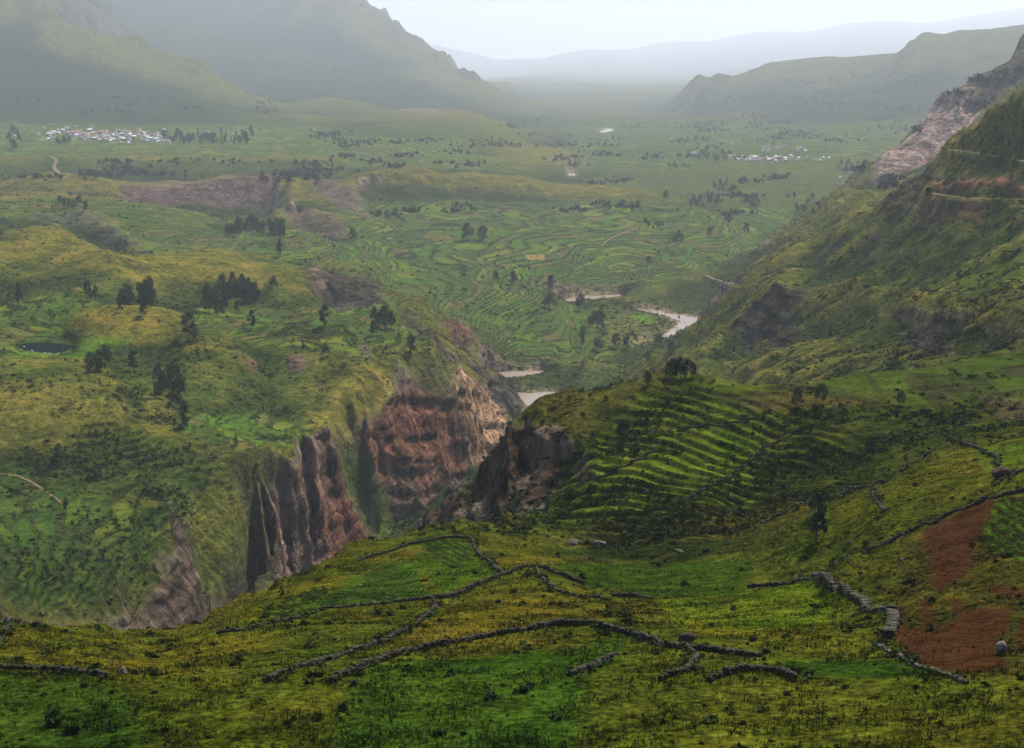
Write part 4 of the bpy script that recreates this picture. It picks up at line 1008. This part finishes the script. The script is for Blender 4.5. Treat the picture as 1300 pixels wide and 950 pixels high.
def tree_meshes(kind, seed, leaves):
    """unit tree, 1 m tall"""
    r_ = np.random.default_rng(seed); V, F = [], []
    trunk = [(0, 0, -.03), (.01 * r_.normal(), .01, .25), (.02 * r_.normal(), .0, .55), (.02 * r_.normal(), 0, .88)]
    v, f = tube(trunk, [.02, .016, .011, .004]); V += v; F += f
    blobs = []
    nb = dict(slender=9, broad=14, round=12, far=6)[kind]
    for k in range(nb):
        h_ = .25 + .7 * (k + r_.random() * .7) / nb; a = r_.random() * 6.28
        if kind == 'slender': rad = .11 * math.sin(min(1, (1.04 - h_) * 2.2) * 1.5) + .02; s = .085
        elif kind == 'broad': rad = .24 * math.sin(min(1, (1.06 - h_) * 1.8) * 1.5) + .03; s = .13
        elif kind == 'round': rad = .34 * math.sin(min(1, (1.1 - h_) * 1.6) * 1.5); s = .17; h_ = .15 + (h_ - .15) * .95
        else: rad = .16 * math.sin(min(1, (1.05 - h_) * 2) * 1.5); s = .15
        rad *= r_.uniform(.5, 1); c = np.array([math.cos(a) * rad, math.sin(a) * rad, h_])
        blobs.append((c, s * r_.uniform(.7, 1.25)))
        if kind != 'far':
            v, f = tube([(0, 0, h_ - .12), c * (.5, .5, 1) - (0, 0, .06), c], [.008, .005, .002], 4); o_ = len(V); V += v; F += [tuple(i + o_ for i in q_) for q_ in f]
    blobs.append((np.array([0, 0, .93]), .06))
    LV = []; LC = []; per = max(4, leaves // len(blobs))
    for c, s in blobs:
        d = r_.normal(size=(per, 3)); d /= np.linalg.norm(d, axis=1)[:, None]
        p = c + d * (s * r_.random((per, 1)) ** .45) * (1, 1, 1.15); tone = r_.uniform(.75, 1.3)
        for q_ in p:
            L = r_.uniform(.6, 1.2) * (.026 if leaves > 400 else .055); a = r_.normal(size=3); a /= np.linalg.norm(a); b = np.cross(a, r_.normal(size=3)); b /= np.linalg.norm(b) + 1e-9
            LV += [q_ - a * L, q_ + b * L * .7, q_ + a * L, q_ - b * L * .7 + a * L * .3]
            g = tone * r_.uniform(.7, 1.3); LC += [np.array([.038, .060, .021]) * g] * 4
    LF = np.arange(len(LV)).reshape(-1, 4)
    crown = mesh_np('crown', LV, LF, LEAF, cols=np.array(LC), n=4); tr = mesh_np('trunk', V, F, BARK, True, n=4)
    return tr, crown
TREES = {k: [tree_meshes(k, 10 * i + j, n) for j in range(nv)] for i, (k, n, nv) in enumerate((('slender', 1500, 3), ('broad', 2000, 3), ('round', 2000, 3), ('far', 160, 3)))}
ntree = 0
def tree(px, py, hpx, kind, label, group=None, width=1.0):
    global ntree
    x, y, z = hit(px, py); hm = hpx / FPX * math.hypot(y, z) * 1.03
    tr, cr = random.choice(TREES[kind]); ntree += 1
    o = link('eucalyptus_tree' if kind != 'round' else 'bushy_tree', None, loc=(x, y, z - .1), rz=random.random() * 6.28, sc=(hm * width, hm * width, hm))
    link('trunk', tr, o); link('crown', cr, o); return tag(o, label, 'tree', group)
tree(1036, 690, 64, 'slender', 'tall slender dark tree standing alone left of the red ploughed field', width=1.1)
tree(1045, 682, 30, 'slender', 'thinner lower tree just right of the lone tall slender tree', width=.9)
tree(790, 582, 50, 'slender', 'tall dark tree standing on the middle of the terraced headland', width=1.0)
tree(822, 489, 19, 'round', 'small round dark tree at the headland crest above the river', width=1.0)
for x, h_ in ((849, 21), (856, 25), (864, 27), (872, 24), (879, 20)): tree(x, 480, h_, 'broad', 'dark tree in the small clump on the headland skyline', 'clump of trees on the headland skyline')
tree(1012, 517, 26, 'broad', 'narrow dark tree at the plateau edge left of the bushy one'); tree(1042, 513, 26, 'round', 'hazy bushy tree on the plateau edge above the dark slope')
tree(1143, 514, 18, 'broad', 'small dark tree on the right part of the plateau edge'); tree(358, 758, 15, 'slender', 'tiny dark narrow tree on the yellow slope above the canyon', width=1.4)
tree(25, 389, 30, 'broad', 'single dark tree at the left edge below the golden hill', width=.46)
tree(112, 382, 26, 'broad', 'first thin tree left of the dark row under the golden hill', width=.7); tree(122, 380, 18, 'broad', 'lower thin tree beside the dark row under the golden hill', width=.7)
tree(240, 432, 36, 'broad', 'large dark tree standing alone on the hill shoulder above the pond', width=1.0)
tree(170, 471, 28, 'slender', 'slim dark tree between the pond and the grove', width=1.3)
tree(413, 415, 28, 'slender', 'slim dark tree on terraces in front of the rock knob', width=1.4)
tree(320, 418, 24, 'slender', 'slim dark tree on the terraces below the dark grove', width=1.2)
tree(523, 450, 24, 'slender', 'slim dark tree at the right end of the terraces by the gorge', width=1.3)
tree(385, 446, 14, 'slender', 'small thin tree above the hollow with small cliffs'); tree(414, 452, 16, 'round', 'small round tree above the hollow with small cliffs')
tree(234, 545, 34, 'slender', 'slim tree right of the small plots below the grove'); tree(300, 561, 7, 'round', 'tiny round bush tree in the bright green plots')
tree(697, 391, 20, 'round', 'round dark tree left of the far river bend', width=1.2); tree(737, 395, 22, 'round', 'large round dark tree standing against the far river bend', width=.9)
tree(765, 395, 9, 'round', 'small round tree right of the far river bend tree'); tree(739, 441, 27, 'round', 'large dark tree at the left of the riverside clump', width=.465)
tree(758, 446, 18, 'round', 'wide dark tree in the middle of the riverside clump', width=1.2); tree(763, 421, 17, 'round', 'dark tree under the riverside row on the meadow')
tree(782, 440, 17, 'broad', 'looser tree right of the middle riverside tree', width=1.3); tree(796, 443, 17, 'broad', 'brownish loose tree at the right end of the riverside clump', width=1.3)
tree(836, 438, 15, 'round', 'dark round tree in front of the bright river bend'); tree(852, 447, 14, 'round', 'dark round tree right below the bright river bend'); tree(822, 458, 13, 'round', 'faint tree on the brushy slope below the river bend')
tree(594, 306, 23, 'broad', 'taller of two dark trees on the terraced valley floor', width=1.1); tree(613, 306, 18, 'broad', 'shorter of two dark trees on the terraced valley floor', width=1.2)
tree(629, 359, 15, 'round', 'left dark tree of a pair on the lower terraces', width=.9); tree(653, 361, 17, 'broad', 'right dark tree of a pair on the lower terraces')
tree(700, 367, 19, 'broad', 'dark tree at the scrubby bank left of the far river bend'); tree(447, 307, 17, 'broad', 'dark tree at the foot of the brown cliff end')
tree(356, 328, 24, 'round', 'wide dark tree above the terraces under the brown cliff', width=.46); tree(347, 366, 15, 'round', 'dark tree on the terraces behind the golden hill')
tree(901, 301, 12, 'broad', 'dark tree at the tip of the terraced ridge'); tree(947, 297, 14, 'broad', 'dark tree by the dark bank right of the terraced ridge'); tree(823, 336, 11, 'round', 'dark bush tree on the scrubby bank above the small pointed hill')
tree(925, 285, 15, 'broad', 'slim dark tree in the bright field right of the terraced ridge'); tree(845, 255, 13, 'broad', 'dark tree near the crest of the terraced ridge'); tree(136, 560, 18, 'slender', 'slim dark tree on the left hillside below the dome hill')
tree(74, 577, 14, 'round', 'left round bush tree under the dome hill'); tree(103, 574, 13, 'round', 'right round bush tree under the dome hill'); tree(124, 603, 15, 'round', 'round dark tree above the farm track', width=1.3); tree(84, 652, 20, 'slender', 'slim tree at the lower end of the farm track'); tree(47, 603, 14, 'slender', 'small thin tree above the farm track')
GROVES = [  # x0, x1, y0, y1, count, height px, kind, label, group
 (150,168,376,398,8,24,'broad','dark tree in the row under the golden hill, left part','row of dark trees under the golden hill'),
 (178,194,378,400,7,28,'broad','dark tree in the row under the golden hill, right part','row of dark trees under the golden hill'),
 (262,325,368,402,20,26,'broad','dark tree in the dense grove at the right foot of the golden hill','grove at the foot of the golden hill'),
 (470,496,410,428,6,28,'broad','dark tree in the clump below the rock knob by the gorge','clump below the rock knob'),
 (112,134,455,474,8,24,'round','dark tree in the clump just below the pond','clump below the pond'),
 (196,230,480,520,15,26,'broad','dark tree in the steep grove on the left hillside','steep grove on the left hillside'),
 (226,238,544,550,4,16,'slender','small slim tree beside the bright plots','row beside the bright plots'),
 (746,768,402,418,8,14,'round','dark tree in the row crossing the river meadow','trees on the river meadow'),
 (286,338,290,302,16,17,'broad','dark tree in the left grove at the foot of the long brown cliff','groves below the brown cliff'),
 (342,362,292,304,8,18,'broad','dark tree in the right grove at the foot of the long brown cliff','groves below the brown cliff'),
 (64,112,258,270,13,13,'broad','dark tree in the grove on the left terrace below the brown hill','grove on the left terrace'),
 (572,602,262,270,8,9,'round','low dark tree in the thicket at the back of the terraces','thicket at the back of the terraces'),
 (818,842,286,292,8,9,'round','low dark tree in the thicket near the middle of the terraced ridge','thicket on the terraced ridge'),
 (850,868,304,312,7,12,'broad','dark tree in the spiky clump above the scrub bank','spiky clump above the scrub bank'),
 (876,918,254,264,14,11,'round','dark tree in the line beyond the terraced ridge','line of trees beyond the ridge'),
 (904,934,236,246,10,11,'round','dark tree in the upper line beyond the terraced ridge','upper line beyond the ridge'),
 (945,962,255,270,7,12,'round','dark tree in the clump beside the bright valley field','clump beside the bright valley field'),
 (1000,1040,252,272,10,10,'round','dark tree at the foot of the green spur','trees at the foot of the green spur'),
 (10,26,170,192,9,12,'broad','dark tree at the left end of the hillside village','trees at the left end of the village'),
 (205,322,174,186,34,13,'broad','dark tree in the long wood right of the hillside village','wood right of the hillside village'),
 (70,90,182,186,5,10,'round','dark tree among the lower houses of the hillside village','trees inside the hillside village'),
 (100,128,222,232,10,12,'broad','blue dark tree on the bank under the village','trees on the bank under the village'),
 (885,935,198,206,12,9,'round','dark tree left of the far small village','trees left of the far village'),
 (1060,1110,205,220,14,10,'broad','dark tree right of the far small village','trees right of the far village'),
]
for x0, x1, y0, y1, n, h_, kd, lb, gp in GROVES:
    for k in range(n):
        tree(x0 + (x1 - x0) * (k + random.random()) / n, random.uniform(y0, y1), h_ * random.uniform(.55, 1.1), kd if h_ > 15 else ('far' if random.random() < .4 and kd != 'round' else kd), lb, gp, random.uniform(.7, 1.1))
print('trees', ntree)

# ------------------------------------------------------------------ far woods and hedges: nobody could count them
def ragged(n):
    out = []
    for k in range(8):
        c = rng.normal(size=(n, 3)); c /= np.linalg.norm(c, axis=1)[:, None]; c *= rng.uniform(.35, .85, (n, 1)); c[:, 2] = np.abs(c[:, 2]) * .9 - .1
        t = rng.normal(0, .42, (n, 3, 3)); out.append((c[:, None] + t).reshape(-1, 3))
    return out
RAG = {0: ragged(12), 1: ragged(26), 2: ragged(5), 3: ragged(60)}
RAG[2] = [v.reshape(-1, 3, 3) * (.35, .35, 1) for v in RAG[2]]; RAG[2] = [v.reshape(-1, 3) for v in RAG[2]]
def blob_mass(name, pts, sizes, mat, cols, sub=0, squash=1.0, jit=.12):
    nt_ = len(RAG[sub][0]); v0 = np.zeros((nt_, 3)); f0 = np.arange(nt_).reshape(-1, 3)
    n = len(pts); V = np.array(RAG[sub])[rng.integers(0, 8, n)] * (1 + rng.normal(0, jit, (n, nt_, 1)))
    a = rng.random(n) * 6.28; ca, sa = np.cos(a)[:, None], np.sin(a)[:, None]
    V = np.stack([V[..., 0] * ca - V[..., 1] * sa, V[..., 0] * sa + V[..., 1] * ca, V[..., 2]], -1)
    V = V * sizes[:, None, :] + pts[:, None, :]; V[..., 2] += sizes[:, None, 2] * .55
    F = (f0[None] + (np.arange(n) * len(v0))[:, None, None]).reshape(-1, 3)
    o = link(name, mesh_np(name, V.reshape(-1, 3), F, mat, cols=np.repeat(cols, len(v0), 0))); o['kind'] = 'stuff'; return o
FW = []
for x0, x1, y0, y1, n in ((430,600,178,214,200),(380,440,168,178,60),(700,900,168,214,260),(860,1160,120,170,420),(1060,1140,215,245,60),(0,440,205,228,300),(40,340,120,150,130),(380,640,178,186,90),
                          (1000,1300,90,140,260),(760,1000,225,262,110),(880,1120,168,182,120),(600,700,150,175,50),(780,900,150,165,60),(330,430,88,96,40),(470,600,262,275,40),(700,960,262,272,40)):
    ctr = [(random.uniform(x0, x1), random.uniform(y0, y1)) for _ in range(max(3, n // 14))]
    for k in range(n):
        c = random.choice(ctr); FW.append(hit(c[0] + random.gauss(0, (x1 - x0) * .03 + 4), c[1] + random.gauss(0, 1.6)))
FW = np.array(FW); h_ = rng.uniform(5, 13, len(FW)); w_ = h_ * rng.uniform(.35, .7, len(FW))
blob_mass('far_woods', FW, np.stack([w_, w_, h_ * .62], -1), LEAF, np.array([.022, .036, .018])[None] * rng.uniform(.7, 1.4, (len(FW), 1)), 1)

# ------------------------------------------------------------------ scrub
SHR = attr_mat('scrub_leaves', .45, 1.6, 1.8, .9)
Zc = Z; vok = VIS | np.roll(VIS, 6, 0) | np.roll(VIS, -6, 0)
def scatter(name, y0, y1, dens, smin, smax, colf, mask=None, squash=.75, sub=0):
    j0, j1 = np.searchsorted(yg, [y0, y1]); m = (scrub[j0:j1] if mask is None else mask[j0:j1]) * dens * vok[j0:j1]
    clump = np.clip(fbm(Xg[j0:j1], Yg[j0:j1], y0 * .05, 3, 900) * 2.5 + .6, .08, 1.6)
    pick = np.flatnonzero((rng.random(m.shape) < m * clump * (np.abs(ug)[None] < .43)).ravel())
    x = Xg[j0:j1].ravel()[pick]; y = Yg[j0:j1].ravel()[pick]; z = Z[j0:j1].ravel()[pick]
    nx = np.minimum(pick + NU, (j1 - j0) * NU - 1); fr_ = rng.random(len(x))
    x = x + (Xg[j0:j1].ravel()[nx] - x) * fr_; y2 = y + (Yg[j0:j1].ravel()[nx] - y) * fr_; z = z + (Z[j0:j1].ravel()[nx] - z) * fr_; y = y2
    x = x + rng.uniform(-.5, .5, len(x)) * (ug[1] - ug[0]) * y
    s = smin + (smax - smin) * rng.random(len(x)) ** 3; pts = np.stack([x, y, z - s * .15], -1)
    a_ = alb[j0:j1].reshape(-1, 3)[pick]; col = colf(a_, rng.random((len(x), 1)))
    print(name, len(x))
    return blob_mass(name, pts, np.stack([s * rng.uniform(.7, 1.2, len(x)), s * rng.uniform(.7, 1.2, len(x)), s * squash], -1), SHR, col, sub)
dk = lambda a, r: np.clip(a * (.45 + .5 * r) * np.array([.85, 1.0, .9]), 0, 1) * .8 + np.array([.006, .010, .003])
one = np.ones_like(scrub); dk2 = lambda a, r: np.array([.020, .034, .010])[None] * (.5 + r)
scatter('pasture_grass', 110, 440, .34, .15, .50, lambda a, r: a * (.5 + 1.1 * r), mask=one * (1 - .75 * soil) * (1 - .95 * np.clip(CROPZ, 0, 1)), squash=1.1, sub=2)
scatter('crop_rows', 110, 440, .5, .16, .34, lambda a, r: np.array([.030, .066, .010])[None] * (.6 + .9 * r), mask=CROP, squash=.9)
scatter('pasture_tufts', 110, 440, .07, .12, .6, lambda a, r: a * (.5 + .8 * r))
scatter('field_bushes', 130, 450, .010, .2, 1.1, dk, sub=3)
scatter('small_dark_herbs', 110, 440, .010, .12, .38, dk, mask=one * (1 - soil), sub=0)
scatter('headland_scrub', 395, 700, .17, .35, 1.7, dk)
scatter('hillside_scrub', 700, 2100, .17, .6, 2.6, dk)
scatter('valley_scrub', 2100, 3600, .10, 1.5, 4.0, dk)
scatter('cliff_bushes', 440, 2050, .035, .6, 2.6, dk2, mask=rock * (PY < 800))
# hedge plants along the walls
wp = np.concatenate([p[rng.random(len(p)) < .5] for p in WPTS]); wp = wp + np.concatenate([rng.normal(0, .9, (len(wp), 2)), np.zeros((len(wp), 1))], 1)
wp[:, 2] = [height(a, b) for a, b in wp[:, :2]]
s = rng.uniform(.2, .85, len(wp)); blob_mass('wall_weeds', wp, np.stack([s, s, s * .8], -1), SHR, np.array([.030, .040, .010])[None] * rng.uniform(.4, 1.5, (len(wp), 1)))
# hedges on terrace edges of the headland and left bank
brk = np.clip(fbm(Xg, Yg, 22, 2, 17) * 3 + .9, 0, 1)
scatter('terrace_hedges', 395, 700, .55, .25, 1.1, dk, mask=RISER * brk * (1 - rock))
scatter('bank_hedges', 700, 1850, .40, .5, 1.7, dk, mask=RISER * brk * (1 - rock))

# ------------------------------------------------------------------ village houses
HW = [noise_mat('whitewash', (.62, .60, .55), (.75, .73, .68), .5), noise_mat('adobe', (.32, .22, .15), (.42, .30, .21), .5)]
HR = [noise_mat('tin_roof', (.55, .56, .58), (.70, .70, .70), .6, .5), noise_mat('tile_roof', (.26, .13, .085), (.36, .19, .12), .6), noise_mat('thatch_roof', (.26, .20, .12), (.34, .27, .17), .6)]
def house_mesh(w, d, h, r, wm, rm, nm):
    co = [(-w,-d,0),(w,-d,0),(w,d,0),(-w,d,0),(-w,-d,h),(w,-d,h),(w,d,h),(-w,d,h),(-w,0,h+r),(w,0,h+r)]
    co += [(-w*1.06,-d*1.12,h-.1),(w*1.06,-d*1.12,h-.1),(w*1.06,0,h+r+.12),(-w*1.06,0,h+r+.12),(w*1.06,d*1.12,h-.1),(-w*1.06,d*1.12,h-.1)]
    co += [(-.5,-d-.04,0),(.5,-d-.04,0),(.5,-d-.04,2.1),(-.5,-d-.04,2.1),(w*.45,-d-.04,1.1),(w*.7,-d-.04,1.1),(w*.7,-d-.04,2),(w*.45,-d-.04,2)]
    fc = [(0,1,5,4),(2,3,7,6),(1,2,6,5),(3,0,4,7),(5,6,9),(7,4,8),(10,11,12,13),(13,12,14,15),(16,17,18,19),(20,21,22,23)]
    me = bpy.data.meshes.new(nm); me.from_pydata(co, [], fc); me.materials.append(wm); me.materials.append(rm); me.materials.append(TD)
    for k in (6, 7): me.polygons[k].material_index = 1
    for k in (8, 9): me.polygons[k].material_index = 2
    return me
HM = [house_mesh(random.uniform(3, 6), random.uniform(2.5, 4), random.uniform(2.6, 5), random.uniform(.8, 1.8), HW[w], HR[r_], 'house') for w, r_ in ((0,0),(0,1),(0,1),(1,0),(1,1),(0,1),(1,2),(0,2),(0,0))]
HN = ['white house with tin roof','white house with tiled roof','low white house with tiled roof','adobe house with tin roof','adobe house with tiled roof','small white house with red tiled roof','adobe house with thatched roof','white house with thatched roof','long white house with tin roof']
def house(px, py, where, group, sc=1.0):
    k = random.randrange(len(HM)); x, y, z = hit(px, py)
    o = link('house', HM[k], loc=(x, y, z - .6), rz=random.choice((0, 1.57)) + random.gauss(.2, .2), sc=sc * random.uniform(.8, 1.25))
    tag(o, HN[k] + ' ' + where, 'house', group)
for k in range(190):
    f = random.random(); px = 62 + 150 * f; py = random.gauss(173 + 2 * f, 4.2)
    if 70 < px < 88 and py > 172: continue
    house(px, min(max(py, 163), 183), 'in the hillside village at left', 'houses of the hillside village', 1.7)
for k in range(10): house(random.uniform(14, 62), random.uniform(162, 181), 'at the left end of the hillside village', 'houses at the left end of the village', 1.2)
for k in range(5): house(random.uniform(262, 312), random.uniform(166, 178), 'in the wood right of the hillside village', 'houses in the wood', 1.2)
for k in range(80):
    px = random.uniform(920, 1022); house(px, random.gauss(202.5, 1.5) if k % 5 < 3 else random.gauss(189 + abs(px - 990) * .05, 1.8) if px > 965 else 200, 'in the far small village on the right', 'houses of the far village', 1.4)
for k in range(8): house(random.uniform(1025, 1060), random.gauss(203, 1.5), 'at the right end of the far small village', 'houses right of the far village')
for p, w in (((882, 196), 'alone left of the far village'), ((930, 183), 'alone above the far village'), ((1068, 226), 'alone by the bare earth patch below the far village')): house(*p, w, None, 1.4)

# ------------------------------------------------------------------ cattle by the pond
CW = noise_mat('white_hide', (.70, .67, .60), (.80, .78, .72), 2)
def cow_mesh():
    import bmesh
    vs_ = [(0,0,1.0),(.55,0,1.05),(-.55,0,1.02),(.85,0,1.15),(1.1,0,1.3),(1.35,0,1.22),(.55,.22,.6),(.55,.22,.02),(.55,-.22,.6),(.55,-.22,.02),(-.6,.22,.65),(-.68,.22,.35),(-.6,.22,.02),(-.6,-.22,.65),(-.68,-.22,.35),(-.6,-.22,.02),(-.85,0,1.05),(-.95,0,.6)]
    es = [(0,1),(0,2),(1,3),(3,4),(4,5),(1,6),(6,7),(1,8),(8,9),(2,10),(10,11),(11,12),(2,13),(13,14),(14,15),(2,16),(16,17)]
    rd = [.34,.32,.33,.2,.17,.1,.12,.06,.12,.06,.15,.08,.06,.15,.08,.06,.07,.03]
    me = bpy.data.meshes.new('cow'); me.from_pydata(vs_, es, []); o = bpy.data.objects.new('cow', me); COL.objects.link(o)
    md = o.modifiers.new('s', 'SKIN')
    for k, r_ in enumerate(rd): me.skin_vertices[0].data[k].radius = (r_, r_)
    me.skin_vertices[0].data[0].use_root = True
    o.modifiers.new('d', 'SUBSURF').levels = 1
    dg = bpy.context.evaluated_depsgraph_get(); m2 = bpy.data.meshes.new_from_object(o.evaluated_get(dg)); bpy.data.objects.remove(o)
    m2.materials.clear(); m2.materials.append(CW); return m2
CMs = cow_mesh()
for (px, py), w in (((31, 442), 'leftmost white cow standing at the near rim of the pond'), ((42, 446.5), 'white cow second from left at the pond'), ((57, 450), 'white cow third from left at the pond, close to another'), ((63, 450.5), 'rightmost white cow at the pond')):
    x, y, z = hit(px, py); tag(link('cow', CMs, loc=(x, y, z), rz=random.random() * 3, sc=1.25), w, 'cow', 'cows at the pond')


# ------------------------------------------------------------------ haze
def haze(x, y0, y1, z0, z1, dens, col):
    v = [(sx * x, yy_, zz_) for sx in (-1, 1) for yy_ in (y0, y1) for zz_ in (z0, z1)]
    f = [(0, 1, 3, 2), (4, 6, 7, 5), (0, 4, 5, 1), (2, 3, 7, 6), (0, 2, 6, 4), (1, 5, 7, 3)]
    me = bpy.data.meshes.new('haze'); me.from_pydata(v, [], f)
    N = NT('valley_haze'); p = N.n('VolumePrincipled', {'Color': (*col, 1), 'Density': dens, 'Anisotropy': .3})
    o_ = N.n('OutputMaterial'); N.t.links.new(p.outputs[0], o_.inputs['Volume']); me.materials.append(N.m)
    o = bpy.data.objects.new('haze', me); COL.objects.link(o); o['kind'] = 'stuff'; return o
haze(80000, -3000, 120000, float(Z.min()) - 1, float(max(Z.max() + 20, 60)), 0.38e-4, (.83, .885, .975))
